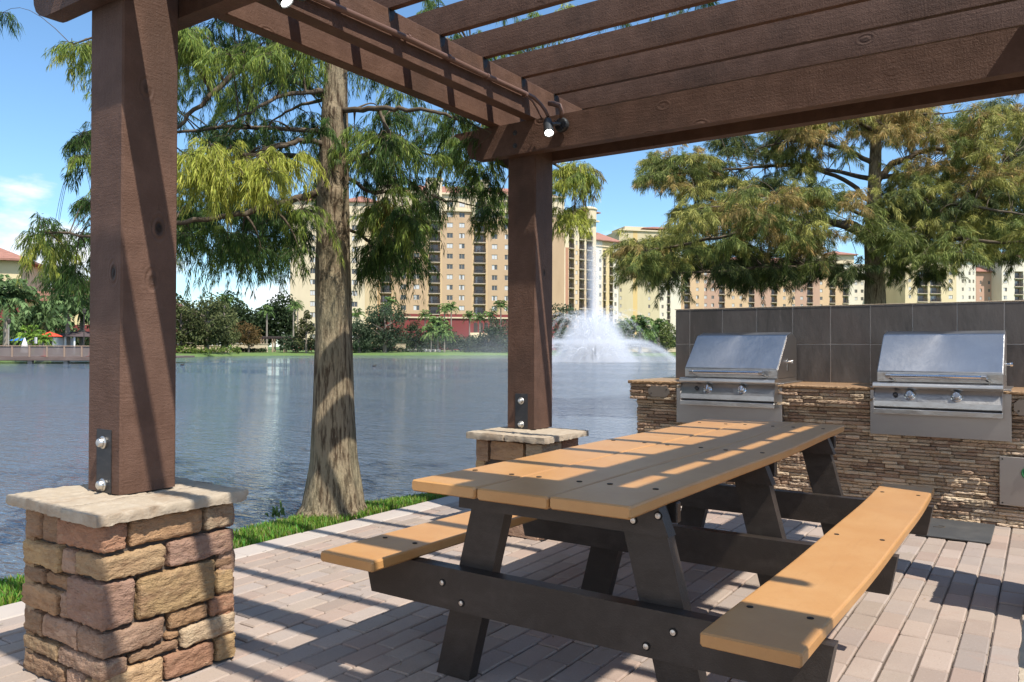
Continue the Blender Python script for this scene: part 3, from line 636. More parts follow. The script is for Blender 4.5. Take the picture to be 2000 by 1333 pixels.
while z < .785:
    h = rs.choice((.021, .025, .029)); z1 = min(z+h, .79)
    ledger(z, z1, WY, KX0, KX1); ledger(z, z1, KX0, WY+.03, 7.48, 'x'); z = z1
z = .79
while z < .925:
    z1 = min(z+.0275, .928); ledger(z, z1, WY-.04, KX0-.05, KX1); ledger(z, z1, KX0-.045, WY-.03, 7.5, 'x'); z = z1
mb.build('stone_veneer', 'ledger', kt)
# counter top with a chiselled front edge
mb = MB(); cz0, cz1 = .929, .957
nx = 320; V = []; xs = np.linspace(KX0-.065, KX1, nx+1)
for j, (dz, dy) in enumerate(((cz0, .006), (cz0+.01, -.002), (cz1-.008, -.003), (cz1, .004), (cz1+.0004, .02))):
    for x in xs: V.append((x, WY-.062+dy+(rs.uniform(-.004, .004) if j < 4 else 0), dz))
mb.add(V, [(j*(nx+1)+i, j*(nx+1)+i+1, (j+1)*(nx+1)+i+1, (j+1)*(nx+1)+i) for j in range(4) for i in range(nx)], mi=1)
mb.box(KX0-.065, KX1, WY-.05, 7.52, cz0+.001, cz1, .003)
mb.build('countertop', ['granite', 'granedge'], kt)
# tiled wall behind
TWX, TWY = -2.93, 7.12
mb = MB(); mb.box(TWX+.004, KX1, TWY+.0035, 7.36, .955, 1.612, .003); tw = mb.build('back_wall', 'grout', kt)
mb = MB(); gx_ = [TWX, -2.785]+[-2.785+.3165*k for k in range(1, 18)]
for a, b in zip(gx_[:-1], gx_[1:]):
    for (z0, z1) in ((.9585, 1.283), (1.288, 1.606)):
        cc_ = np.array((.072, .066, .063))*rs.uniform(.75, 1.35); mb.box(a+.0035, b-.0035, TWY+rs.uniform(0, .0012), TWY+.012, z0+.001, z1-.001, .0012, cc_)
for k in range(2):
    mb.box(TWX-.001, TWX+.01, TWY+.013, 7.358, (.9585, 1.288)[k], (1.283, 1.606)[k], .001, (.06, .055, .053))
mb.build('slate_tiles', 'slate', tw)
mb = MB(); mb.box(TWX-.006, KX1, TWY-.004, 7.37, 1.6125, 1.620, .002); mb.build('wall_cap', 'cap', tw)
def plate(x0, x1, z0, z1, y, name='outlet_cover'):
    mb = MB(); c = .03; P = [(x0+c, z0), (x1-c, z0), (x1, z0+c), (x1, z1-c), (x1-c, z1), (x0+c, z1), (x0, z1-c), (x0, z0+c)]
    mb.prism(P, 1, y-.012, y+.03)
    for (x, z) in ((x0+.028, z0+.03), (x1-.028, z1-.03)):
        mb.lathe([(0, 0), (.006, 0), (.005, .003), (0, .003)], (x, y-.012, z), 8, T=Matrix.Rotation(math.pi/2, 4, 'X'), mi=1)
    return mb.build(name, ['coverplate', 'hole'], kt)
plate(-2.915, -2.715, .818, .912, WY-.055); plate(-.175, .03, .79, .90, WY-.055)
mb = MB(); mb.box(-.262, .20, WY-.035, WY+.02, .155, .495, .003)
cp = mb.build('control_box', 'steel2', kt)
for (x, z) in ((-.245, .172), (-.245, .478), (.18, .172), (.18, .478)):
    mb = MB(); mb.lathe([(0, 0), (.006, 0), (.005, .003), (0, .003)], (x, WY-.035, z), 8, T=Matrix.Rotation(math.pi/2, 4, 'X')); mb.build('screw', 'hole', cp)
mb = MB(); T = Matrix.Rotation(math.pi/2, 4, 'X')
mb.lathe([(.030, 0), (.043, 0), (.043, .012), (.036, .016), (.030, .008)], (-.092, WY-.036, .39), 20, T=T); mb.build('timer_ring', 'green', cp)
mb = MB(); mb.lathe([(0, 0), (.028, 0), (.024, .012), (.010, .016), (.009, .03), (0, .03)], (-.092, WY-.036, .39), 18, T=T); mb.build('timer_knob', 'black', cp)

def grill(x0, x1, label, a0, a1):
    """x0..x1 hood width, a0..a1 width of the steel apron let into the stone"""
    g = thing('gas_grill', label, 'gas grill', 'built-in gas grills')
    HY = 6.45
    prof = [(HY, 1.002), (HY-.002, 1.074), (HY+.003, 1.084), (HY+.283, 1.352), (HY+.293, 1.358), (HY+.44, 1.386), (HY+.452, 1.384), (HY+.585, 1.335), (HY+.60, 1.32), (HY+.605, 1.002)]
    mb = MB(); mb.prism(prof, 0, x0, x1)
    hood = mb.build('hood', 'steel', g)
    bv = hood.modifiers.new('bevel', 'BEVEL'); bv.width = .004; bv.segments = 2; bv.limit_method = 'ANGLE'; bv.angle_limit = rad(25)
    for xx in (x0-.0032, x1+.0002):
        mb = MB(); mb.prism([(HY+.012, 1.004), (HY+.012, 1.07), (HY+.285, 1.338), (HY+.44, 1.372), (HY+.575, 1.325), (HY+.59, 1.004)], 0, xx, xx+.003)
        mb.build('hood_side', 'steel2', hood)
    # hood handle
    hx0, hx1 = x0+.075, x1-.10; hz = 1.046; hy = HY-.075
    mb = MB(); mb.tube([(hx0, hy, hz), (hx1, hy, hz)], .0135, 14); hd = mb.build('handle', 'chrome', hood, smooth=False)
    for xx in (hx0+.01, hx1-.01):
        mb = MB(); mb.tube([(xx-.016, hy, hz), (xx+.016, hy, hz)], .0175, 14); mb.bar((xx+.005, hy+.005, hz-.004), (xx+.03, HY+.002, hz-.028), .03, .014, .004); mb.build('bracket', 'steel', hd)
    # rotisserie hook on the right flank
    mb = MB(); mb.tube([(x1+.003, HY+.30, 1.135), (x1+.035, HY+.30, 1.135)], .009, 10); mb.tube([(x1+.033, HY+.30, 1.135), (x1+.05, HY+.30, 1.137)], .014, 10); mb.box(x1+.002, x1+.006, HY+.285, HY+.315, 1.06, 1.16, .001)
    mb.build('side_knob', 'chrome', hood)
    # firebox flange lying on the counter
    mb = MB(); mb.box(x0-.02, x1+.045, HY+.02, HY+.64, .958, .966, .002); mb.box(x0-.002, x1+.002, HY+.012, HY+.59, .966, .9995, .002); mb.build('firebox', 'steel2', g)
    # rounded front lip
    y0 = 6.362; mb = MB()
    lip = [(6.47, .998), (y0+.022, .998), (y0+.008, .994), (y0, .984), (y0-.001, .972), (y0+.006, .964), (y0+.012, .958), (y0+.020, .952), (6.47, .952)]
    mb.prism(lip, 0, x0-.018, x1+.004); o = mb.build('front_lip', 'steel', g)
    # control panel, bottom rail, drip tray
    mb = MB(); pan = [(6.47, .951), (6.418, .951), (6.368, .862), (6.366, .824), (6.372, .818), (6.47, .818)]
    mb.prism(pan, 0, x0-.012, x1-.002); cpn = mb.build('control_panel', 'steel', g)
    for xx in (x0-.0145, x1-.0018):
        mb = MB(); mb.prism([(6.47, .953), (6.40, .953), (6.362, .865), (6.360, .815), (6.47, .815)], 0, xx, xx+.0024)
        mb.build('end_cap', 'steel2', cpn)
    mb = MB(); mb.box(x0-.010, x1-.004, 6.385, 6.468, .806, .817, .001); mb.build('shadow_gap', 'black', g)
    mb = MB(); mb.box(x0-.014, x1+.001, 6.362, 6.468, .768, .805, .003); mb.build('drip_tray', 'steel', g)
    d = Vector((0, -.089, .05)).normalized(); q = d.to_track_quat('Z', 'Y').to_matrix().to_4x4()
    w = x1-x0
    for fx in (.285, .655):
        p = Vector((x0+w*fx, 6.392, .905)); mb = MB()
        mb.lathe([(0, 0), (.036, 0), (.038, .004), (.033, .009), (.029, .010), (.026, .03), (.022, .034), (0, .034)], p, 18, T=q)
        mb.bar(p+d*.034, p+d*.042, .012, .044, .002); mb.build('knob', 'chrome', cpn)
    mb = MB(); mb.lathe([(0, 0), (.017, 0), (.017, .014), (.013, .019), (0, .02)], Vector((x0+w*.165, 6.392, .908)), 14, T=q); mb.build('igniter', 'black', cpn)
    mb = MB(); mb.box(a0, a1, 6.470, WY+.02, .603, .956, .002); mb.box(a0, a1, 6.470, 6.5, .953, .962, .002); mb.build('apron', 'steel2', g)
    return g
grill(-2.565, -1.784, 'left stainless steel gas grill, the one nearer the lake, with its hood closed', -2.652, -1.752)
grill(-1.043, -.238, 'right stainless steel gas grill, its closed hood reflecting bright sky', -1.096, -.189)
mb = MB(); mb.box(-.71, -.287, 5.862, 6.475, .004, .016, .003, tilt=(0, .002)); mt_ = mb.build('rubber_mat', 'matrubber'); tag(mt_, 'dark grey rubber mat lying on the pavers at the foot of the stone counter', 'mat')
mb = MB(); pp = [(-.62+.05*math.cos(a), 6.18+.028*math.sin(a), .0175) for a in np.linspace(-2, 1.4, 12)]
mb.tube(pp, .0028, 4); tag(mb.build('dry_twig', 'twig'), 'curled dry brown twig lying on the rubber mat', 'twig')
# ================================================================== CYPRESS TREES
def bez(a, b, c, d, n):
    t = np.linspace(0, 1, n)[:, None]; a, b, c, d = map(np.asarray, (a, b, c, d))
    return (1-t)**3*a+3*(1-t)**2*t*b+3*(1-t)*t*t*c+t**3*d
def leaf_quads(P, D, Ln, Wd, C):
    """narrow bent leaf sprays: 6 verts / 2 quads+tip each"""
    N = len(P); D = D/np.linalg.norm(D, axis=1, keepdims=True)
    rv = rng.normal(size=(N, 3)); s = np.cross(D, rv); s /= np.linalg.norm(s, axis=1, keepdims=True)+1e-9
    s = s*(Wd[:, None]/2); down = np.array([0, 0, -1.0])
    m = P+D*(Ln[:, None]*.45); t = P+D*Ln[:, None]+down*(Ln[:, None]*.22)
    V = np.stack([P, m-s, t, m+s], 1).reshape(-1, 3)
    F = np.arange(4*N).reshape(N, 4)
    return V, F, np.repeat(C, 4, 0)
def quick(name, V, F, C, m, parent):
    me = bpy.data.meshes.new(name); N = len(F)
    me.vertices.add(len(V)); me.vertices.foreach_set('co', V.astype(np.float32).ravel())
    me.loops.add(N*4); me.loops.foreach_set('vertex_index', F.astype(np.int32).ravel())
    me.polygons.add(N); me.polygons.foreach_set('loop_start', np.arange(0, N*4, 4, dtype=np.int32)); me.polygons.foreach_set('loop_total', np.full(N, 4, np.int32))
    at = me.color_attributes.new('Col', 'FLOAT_COLOR', 'POINT'); c4 = np.ones((len(V), 4), np.float32); c4[:, :3] = C; at.data.foreach_set('color', c4.ravel())
    me.update(calc_edges=True); me.materials.append(MT[m]); o = bpy.data.objects.new(name, me); COL.objects.link(o)
    if parent is not None: o.parent = parent
    return o
def cypress(label, trunk_pts, trunk_r, limbs, clumps, pal, leafL, leafW, density, flat=.5, hang=.8, group=None, seedv=0, flute=.12, nb=9, burls=()):
    t = thing('cypress_tree', label, 'tree', group)
    # trunk with fluted foot
    tp = np.array(trunk_pts, float); seg = 40; n = 150; zs = np.linspace(0, 1, n); L = np.linspace(0, 1, len(tp))
    C = np.stack([np.interp(zs, L, tp[:, k]) for k in range(3)], 1); Rr = np.interp(zs, L, trunk_r)
    V = []
    r0 = Rr[0]
    for i in range(n):
        for k in range(seg):
            a = 2*math.pi*k/seg; fl = (Rr[i]/r0)**1.5
            q = Rr[i]*(1+flute*fl*(.6*math.sin(a*5+1+seedv)+.4*math.sin(a*9+2.2))+.05*nz3((math.cos(a), math.sin(a), C[i][2]*1.3), 1.8, seedv)+.035*nz3((math.cos(a)*3, math.sin(a)*3, C[i][2]*.8), 2.5, seedv+4))
            for bz, ba, bam, bs in burls:
                da = (a-ba+math.pi) % (2*math.pi)-math.pi; q += bam*math.exp(-((C[i][2]-bz)/bs)**2-(da*Rr[i]/bs)**2)
            V.append((C[i][0]+q*math.cos(a), C[i][1]+q*math.sin(a), C[i][2]))
    mb = MB(); mb.add(V, [(i*seg+k, i*seg+(k+1) % seg, (i+1)*seg+(k+1) % seg, (i+1)*seg+k) for i in range(n-1) for k in range(seg)])
    tr = mb.build('trunk', 'bark', t, smooth=True)
    # burls and knots
    lm = MB(); nodes = []
    for L_ in limbs:
        pts = np.array(L_['p'], float); r = L_['r']; m = len(pts)
        # smooth through the points
        tt = np.linspace(0, m-1, (m-1)*5+1); P = np.stack([np.interp(tt, range(m), pts[:, k]) for k in range(3)], 1)
        for _ in range(2): P[1:-1] = (P[:-2]+2*P[1:-1]+P[2:])/4
        P[1:-1] += rng.normal(size=(len(P)-2, 3))*r*.25
        rr = r*np.linspace(1, .22, len(P)); lm.tube(P, rr, 7)
        for q, w in zip(P[2:], rr[2:]): nodes.append((q, w))
    NP = np.array([q for q, _ in nodes]); PV = []; DV = []; LV = []; WV = []; CV = []
    zt = [p for p in tp]
    for (c, R_, shade) in clumps:
        c = np.array(c, float); d = np.linalg.norm(NP-c, axis=1)+np.maximum(0, NP[:, 2]-c[2]-.2)*.3; j = int(np.argmin(d)); a = NP[j]; w = min(nodes[j][1]*.8, .02*max(1, R_*1.5))
        mid = (a+c)/2+np.array([0, 0, .18*np.linalg.norm(c-a)]); B = bez(a, mid, (mid+c)/2+np.array([0, 0, .06]), c, 7)
        lm.tube(B, np.linspace(max(w*.7, leafW*.35), leafW*.25, 7), 4, cap=False)
        ax = c-a; ax[2] *= .3; ax = ax/(np.linalg.norm(ax)+1e-6)
        for b in range(nb):
            dr = rng.normal(size=3); dr[2] *= flat; dr = dr/np.linalg.norm(dr)+ax*.35; dr /= np.linalg.norm(dr)
            l = R_*rng.uniform(.6, 1.15); s0 = c-ax*R_*.3*rng.random(); e = s0+dr*l+np.array([0, 0, -hang*l*rng.uniform(.3, .9)])
            Q = bez(s0, s0+dr*l*.45, s0+dr*l*.85+np.array([0, 0, -hang*l*.25]), e, 6)
            lm.tube(Q, np.linspace(leafW*.28, leafW*.12, 6), 3, cap=False)
            K = int(density*l/nb*9*rng.uniform(.7, 1.2)); u = rng.uniform(.08, 1, K); ii = u*5; i0 = np.minimum(ii.astype(int), 4); f = (ii-i0)[:, None]
            P = Q[i0]*(1-f)+Q[i0+1]*f; tan = Q[i0+1]-Q[i0]; tan /= np.linalg.norm(tan, axis=1, keepdims=True)+1e-9
            sd = rng.normal(size=(K, 3)); sd -= tan*np.sum(sd*tan, 1, keepdims=True); sd /= np.linalg.norm(sd, axis=1, keepdims=True)
            D = tan*.6+sd*.62+np.array([0, 0, -min(hang, 1)*.75]); P = P+rng.normal(size=(K, 3))*leafL*.12
            pk = pal(c, shade); col = pk[0]*(1-rng.random((K, 1))*.55)+pk[1]*0
            mixw = (rng.random((K, 1))**2)*(.3+.7*u[:, None]); col = col*(1-mixw)+pk[1]*mixw
            PV.append(P); DV.append(D); LV.append(leafL*rng.uniform(.55, 1.25, K)); WV.append(leafW*rng.uniform(.6, 1.2, K)); CV.append(col)
    lm.build('branches', 'twig', t, smooth=True)
    V, F, C = leaf_quads(np.concatenate(PV), np.concatenate(DV), np.concatenate(LV), np.concatenate(WV), np.concatenate(CV))
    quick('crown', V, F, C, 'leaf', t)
    return t, len(F)
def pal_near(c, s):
    g = {0: ((.060, .125, .030), (.13, .21, .045)), 1: ((.40, .47, .075), (.66, .64, .13)), 2: ((.17, .27, .055), (.40, .46, .08)), 3: ((.2, .2, .05), (.55, .32, .06))}[s]  # light painted into leaf colour: shaded, sunlit and half-lit greens, then rusty tips
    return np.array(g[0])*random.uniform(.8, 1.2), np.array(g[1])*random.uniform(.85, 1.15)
# ---- the near tree between the posts
TD = 6.0
def S6(px, py, dd=0.0): return spot(px, py, TD+dd)
tpx = [(648, 1030), (650, 985), (652, 900), (651, 780), (652, 640), (650, 500), (651, 300), (656, 130), (658, -60), (660, -420), (664, -900), (668, -1500)]
tz = [S6(x, y) for x, y in tpx]; tz[0][2] = -.06
trr = [.30, .235, .180, .153, .138, .130, .110, .085, .080, .062, .040, .012]
tt = np.linspace(0, 1, len(tpx))
def limb(pts, r): return {'p': [S6(*q) for q in pts], 'r': r}
LB = [limb([(655, 30, 0), (600, 62, -.1), (545, 85, -.3), (450, 150, -.5), (390, 205, -.6), (335, 255, -.7), (250, 300, -.8)], .032),
      limb([(652, 178, 0), (600, 178, -.15), (540, 190, -.35), (480, 225, -.6), (420, 250, -.8)], .022),
      limb([(652, 190, 0), (590, 205, .2), (540, 230, .3), (500, 270, .5)], .016),
      limb([(650, 288, 0), (590, 272, -.2), (545, 285, -.35), (480, 310, -.6), (400, 320, -.8), (340, 345, -.9)], .024),
      limb([(650, 360, 0), (580, 392, -.1), (500, 412, -.3), (400, 430, -.5), (300, 442, -.55), (180, 462, -.6), (70, 452, -.7)], .030),
      limb([(650, 420, 0), (600, 410, .4), (560, 440, .8), (520, 470, 1.1)], .018),
      limb([(655, 215, 0), (720, 212, -.2), (780, 215, -.3), (850, 216, -.4), (905, 236, -.4), (960, 260, -.5)], .024),
      limb([(740, 214, -.2), (762, 260, -.2), (768, 320, -.1), (755, 372, 0), (715, 378, .1)], .015),
      limb([(652, 340, 0), (690, 352, .2), (730, 380, .3), (800, 365, .4), (870, 392, .5), (940, 405, .5)], .020),
      limb([(652, 260, 0), (450, 245, .2), (300, 265, .1), (150, 290, 0)], .02), limb([(655, 10, 0), (400, 20, -.4), (250, 55, -.6), (140, 88, -.7)], .022),
      limb([(652, 440, 0), (700, 455, .2), (740, 490, .4), (790, 500, .5)], .016),
      limb([(656, 90, 0), (760, 130, .5), (900, 210, .9), (1010, 290, 1.2), (1100, 330, 1.3), (1160, 330, 1.3)], .030),
      limb([(656, 60, 0), (800, 60, .9), (950, 100, 1.3), (1080, 110, 1.6)], .028),
      limb([(658, 0, 0), (560, -60, -.3), (420, -90, -.6), (250, -60, -.8), (120, 0, -.9)], .034),
      limb([(650, 200, 0), (560, 150, 1.0), (450, 120, 1.8), (350, 130, 2.2)], .028), limb([(650, 330, 0), (560, 300, .9), (430, 330, 1.7), (300, 370, 2.1), (150, 420, 2.3)], .028),
      limb([(652, 330, 0), (740, 290, 1.0), (840, 300, 1.8), (930, 320, 2.2)], .024),
      limb([(660, -200, 0), (760, -260, .8), (900, -220, 1.4), (1050, -120, 1.8)], .032), limb([(660, -300, 0), (560, -360, -.6), (430, -330, -1.0), (300, -260, -1.2)], .032),
      limb([(662, -500, 0), (760, -540, -.5), (860, -480, -.8)], .024), limb([(662, -500, 0), (580, -560, .8), (480, -500, 1.6)], .024)]
CL = []
rc = random.Random(11)
def put(x, y, dd, R, s): CL.append((S6(x, y, dd), R, s))
def region(x0, x1, ytop, ybot, n, s, R=(.2, .34), dd=(-.7, 1.6)):
    for _ in range(n):
        x = rc.uniform(x0, x1); a, b = (ytop(x) if callable(ytop) else ytop), (ybot(x) if callable(ybot) else ybot)
        put(x, rc.uniform(a, b), rc.uniform(*dd), rc.uniform(*R), s if isinstance(s, int) else rc.choice(s))
lowL = lambda x: float(np.interp(x, [340, 420, 480, 560, 600, 640], [465, 480, 500, 500, 480, 420]))
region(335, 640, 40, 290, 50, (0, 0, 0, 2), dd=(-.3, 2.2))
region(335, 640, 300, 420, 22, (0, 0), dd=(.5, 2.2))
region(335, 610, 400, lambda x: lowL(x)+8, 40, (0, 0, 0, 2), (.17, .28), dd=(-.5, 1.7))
region(345, 600, 280, 352, 24, 1, (.16, .25), (-1.05, -.75))                 # yellow-green spray, sunlight painted into its leaf colour
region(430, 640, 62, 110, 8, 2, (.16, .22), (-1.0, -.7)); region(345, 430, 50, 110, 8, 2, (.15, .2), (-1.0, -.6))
region(690, 800, 200, lambda x: 492, 37, (0, 0, 0, 2), (.17, .28), (-.5, 1.6))
region(700, 820, 470, 528, 11, (0,), (.16, .22), (-.3, 1.0))
region(800, 960, 225, lambda x: float(np.interp(x, [800, 850, 900, 960], [460, 430, 390, 385])), 36, (0, 0, 2), (.14, .22), (-.4, 1.8))
region(940, 1000, 380, 440, 6, (0, 2), (.14, .2), (0, 1.6)); region(690, 950, 60, 220, 22, (0, 0, 2), (.17, .27), (0, 2))
region(930, 985, 235, 262, 4, 2, (.12, .16), (-.2, .5))
region(1085, 1150, 320, 362, 13, (1, 1, 2), (.15, .21), (.9, 1.6)); region(1085, 1128, 405, 432, 7, 1, (.13, .18), (.9, 1.5))
for x, y in ((1148, 335), (1155, 350), (1142, 375)): put(x, y, 1.3, .15, 3)
put(745, 395, -.2, .13, 3); put(738, 418, -.2, .11, 3)
region(830, 1150, 5, 110, 18, (0, 2, 1), (.17, .26), (1.2, 2.6)); region(1150, 1420, -10, 40, 7, (0, 2), (.15, .25), (2, 3.2))
region(60, 178, 440, 500, 8, (2, 1, 0), (.13, .22), (-.8, .8)); region(105, 178, 500, 545, 9, (0, 0), (.15, .22), (-.4, 1.5))
region(140, 178, 78, 108, 4, (1, 2), (.12, .17), (-.9, -.4)); region(155, 178, 262, 285, 3, (0,), (.1, .14), (-.5, .5)); region(160, 178, 300, 330, 3, (0, 2), (.1, .14), (-.5, .5)); region(165, 178, 385, 395, 2, 0, (.1, .13), (-.5, .5))
put(84, 428, -.7, .14, 0); put(62, 455, -.7, .12, 2); put(5, 25, -.4, .1, 0)
region(180, 340, 80, 470, 26, (0, 2), (.18, .28), (-.4, 1.5))
region(200, 900, -420, -30, 52, (0, 2), (.26, .42), (-1.2, 2.4)); region(420, 800, -760, -420, 18, (0, 2), (.28, .42), (-1.0, 1.8)); region(560, 780, -1300, -760, 8, (2, 0), (.28, .38), (-.5, .8))
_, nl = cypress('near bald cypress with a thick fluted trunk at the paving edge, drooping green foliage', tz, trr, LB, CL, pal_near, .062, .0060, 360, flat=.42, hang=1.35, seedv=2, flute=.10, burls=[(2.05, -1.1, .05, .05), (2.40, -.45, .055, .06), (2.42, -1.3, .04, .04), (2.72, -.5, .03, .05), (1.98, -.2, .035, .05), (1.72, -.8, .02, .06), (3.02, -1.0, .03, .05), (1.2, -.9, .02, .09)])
print('near tree leaves', nl)
mb = MB(); # knots on the trunk are part of it
# ---- the orange-tinged tree beyond the tiled wall
def pal_right(c, s):
    a, b = {0: ((.17, .23, .06), (.36, .38, .10)), 1: ((.34, .36, .09), (.58, .52, .15)), 2: ((.38, .33, .11), (.66, .40, .15)), 3: ((.08, .12, .04), (.18, .2, .06))}[s]
    return np.array(a)*random.uniform(.8, 1.2), np.array(b)*random.uniform(.85, 1.15)
D2 = 20.0
def S2(px, py, dd=0.0): return spot(px, py, D2+dd)
t2 = [S2(1712, 700), S2(1710, 620), S2(1708, 540), S2(1706, 450), S2(1708, 350), S2(1712, 240), S2(1716, 100), S2(1718, -60), S2(1722, -240)]; t2[0][2] = -.1
r2 = [.52, .27, .235, .215, .15, .12, .09, .05, .012]
def l2(pts, r): return {'p': [S2(*q) for q in pts], 'r': r}
L2 = [l2([(1708, 480, 0), (1660, 445, -.5), (1600, 425, -1), (1500, 440, -2), (1380, 470, -2.5), (1260, 490, -2.5)], .10), l2([(1708, 545, 0), (1640, 532, -.5), (1560, 520, -1), (1450, 525, -1.5), (1320, 535, -1.5)], .085),
      l2([(1706, 400, 0), (1650, 350, .5), (1560, 320, .5), (1450, 330, .5), (1330, 340, 0), (1270, 345, 0)], .065), l2([(1706, 430, 0), (1620, 390, -1.5), (1500, 392, -2.6), (1350, 410, -3)], .05),
      l2([(1708, 360, 0), (1740, 320, 0), (1800, 295, 0), (1880, 290, -.5), (1980, 300, -1)], .10), l2([(1708, 420, 0), (1790, 395, -1), (1880, 400, -2), (2000, 420, -2.5)], .09),
      l2([(1708, 470, 0), (1800, 460, -1), (1900, 470, -2), (2050, 480, -2.5)], .09), l2([(1708, 320, 0), (1650, 290, 0), (1560, 270, -.5), (1480, 290, -.5)], .07),
      l2([(1710, 260, 0), (1660, 230, -.5), (1580, 225, -1)], .06), l2([(1710, 260, 0), (1770, 225, -.5), (1860, 220, -1)], .06), l2([(1710, 200, 0), (1650, 150, .5), (1600, 130, 1)], .05), l2([(1712, 180, 0), (1780, 120, 0), (1850, 110, 0)], .05),
      l2([(1708, 460, 0), (1650, 430, 2), (1560, 430, 4), (1400, 450, 5)], .08), l2([(1708, 430, 0), (1800, 420, 2), (1900, 430, 4), (2000, 450, 5)], .08),
      l2([(1706, 350, 0), (1600, 330, 2.5), (1450, 320, 4)], .07), l2([(1706, 350, 0), (1820, 330, 2.5), (1950, 330, 4)], .07), l2([(1714, 60, 0), (1660, 10, -.5), (1620, -10, -.8)], .04)]
CL = []; rc = random.Random(5)
def put2(x, y, dd, R, s): CL.append((S2(x, y, dd), R, s))
def reg2(x0, x1, ytop, ybot, n, s, R=(.5, .85), dd=(-2.5, 4)):
    for _ in range(n):
        x = rc.uniform(x0, x1); a, b = (ytop(x) if callable(ytop) else ytop), (ybot(x) if callable(ybot) else ybot)
        put2(x, rc.uniform(a, b), rc.uniform(*dd), rc.uniform(*R), s if isinstance(s, int) else rc.choice(s))
reg2(1225, 1330, 455, 520, 30, (1, 0, 2, 1), (.4, .65), (-3, 1)); reg2(1260, 1500, 490, 545, 36, (3, 0, 3, 0), (.45, .75), (-2.5, 3)); reg2(1440, 1690, 505, 550, 34, (3, 3, 0), (.4, .65), (-2.5, 3.5))
reg2(1330, 1600, 400, 490, 74, (1, 0, 1, 2, 0), (.45, .75), (-3.5, 2.5)); reg2(1268, 1420, 300, 355, 30, (0, 1, 0, 2), (.4, .6), (-1, 2)); reg2(1265, 1340, 340, 372, 8, (0, 2), (.35, .5), (-1, 1)); reg2(1340, 1600, 345, 420, 40, (0, 3, 1), (.4, .6), (-2, 3))
reg2(1400, 1680, 365, 400, 16, (1, 0, 2), (.35, .5), (-4, -2)); reg2(1440, 1620, 300, 335, 10, (0, 2, 1), (.3, .45), (-.6, .4)); reg2(1400, 1530, 250, 300, 16, (3, 0), (.35, .5), (0, 3)); reg2(1500, 1820, 205, 262, 70, (2, 2, 1), (.4, .6), (-2, 2)); reg2(1500, 1660, 262, 300, 12, (1, 2, 0), (.35, .5), (-1.5, 2)); reg2(1560, 1850, 120, 215, 24, (2, 1), (.4, .6), (-1.5, 1.5)); reg2(1620, 1800, -160, 120, 24, (2, 1), (.4, .6), (-1, 1))
reg2(1740, 1920, 225, 350, 48, (1, 0, 2), (.4, .65), (-1.5, 3)); reg2(1720, 1990, 360, 440, 66, (0, 1, 3), (.45, .7), (-2.5, 3)); reg2(1740, 2060, 430, 500, 74, (1, 1, 0, 0), (.45, .7), (-3, 3)); reg2(1740, 1860, 495, 540, 12, (3, 0), (.35, .5), (-2, 3)); reg2(1690, 1745, 400, 470, 8, (1, 0), (.35, .5), (-2.5, -1))
reg2(1860, 2100, 200, 420, 50, (2, 1), (.45, .65), (-2.5, 2)); reg2(1900, 2060, 480, 500, 8, (3, 0), (.35, .5), (-1, 3))
_, nl = cypress('far bald cypress behind the dark tiled wall, spreading tiers of green and orange foliage', t2, r2, L2, CL, pal_right, .15, .0135, 190, flat=.32, hang=.5, seedv=6, flute=.08, nb=8)
print('right tree leaves', nl)
# ---- a third, darker tree at the right edge
D3 = 25.0
def S3(px, py, dd=0.0): return spot(px, py, D3+dd)
t3 = [S3(2130, 700), S3(2128, 560), S3(2126, 400), S3(2124, 200), S3(2122, 40), S3(2122, -150)]; t3[0][2] = -.1
L3 = [{'p': [S3(*q) for q in pts], 'r': r} for pts, r in (([(2126, 300, 0), (2040, 260, 0), (1930, 250, 0)], .09), ([(2126, 380, 0), (2030, 350, 0), (1900, 340, 0)], .09), ([(2126, 240, 0), (2200, 200, 0), (2300, 210, 0)], .09), ([(2126, 460, 0), (2040, 440, -1), (1940, 450, -1)], .08), ([(2126, 440, 0), (2220, 420, 0), (2330, 430, 0)], .08), ([(2126, 300, 0), (2120, 270, -3), (2110, 250, -4)], .06))]
CL = []
for x0, x1, y0, y1, n, s in ((1880, 2330, 190, 260, 34, (2, 1, 3)), (1850, 2330, 260, 360, 60, (3, 3, 0)), (1900, 2330, 360, 500, 60, (3, 0)), (2020, 2240, 60, 190, 24, (0, 2))):
    for _ in range(n): CL.append((S3(rc.uniform(x0, x1), rc.uniform(y0, y1), rc.uniform(-3, 3)), rc.uniform(.5, .8), rc.choice(s)))
_, nl = cypress('dark green cypress partly out of frame at the right edge, behind the orange-tinged one', t3, [.45, .3, .22, .14, .07, .02], L3, CL, pal_right, .24, .022, 70, flat=.35, hang=.5, seedv=8, flute=.08, nb=8)
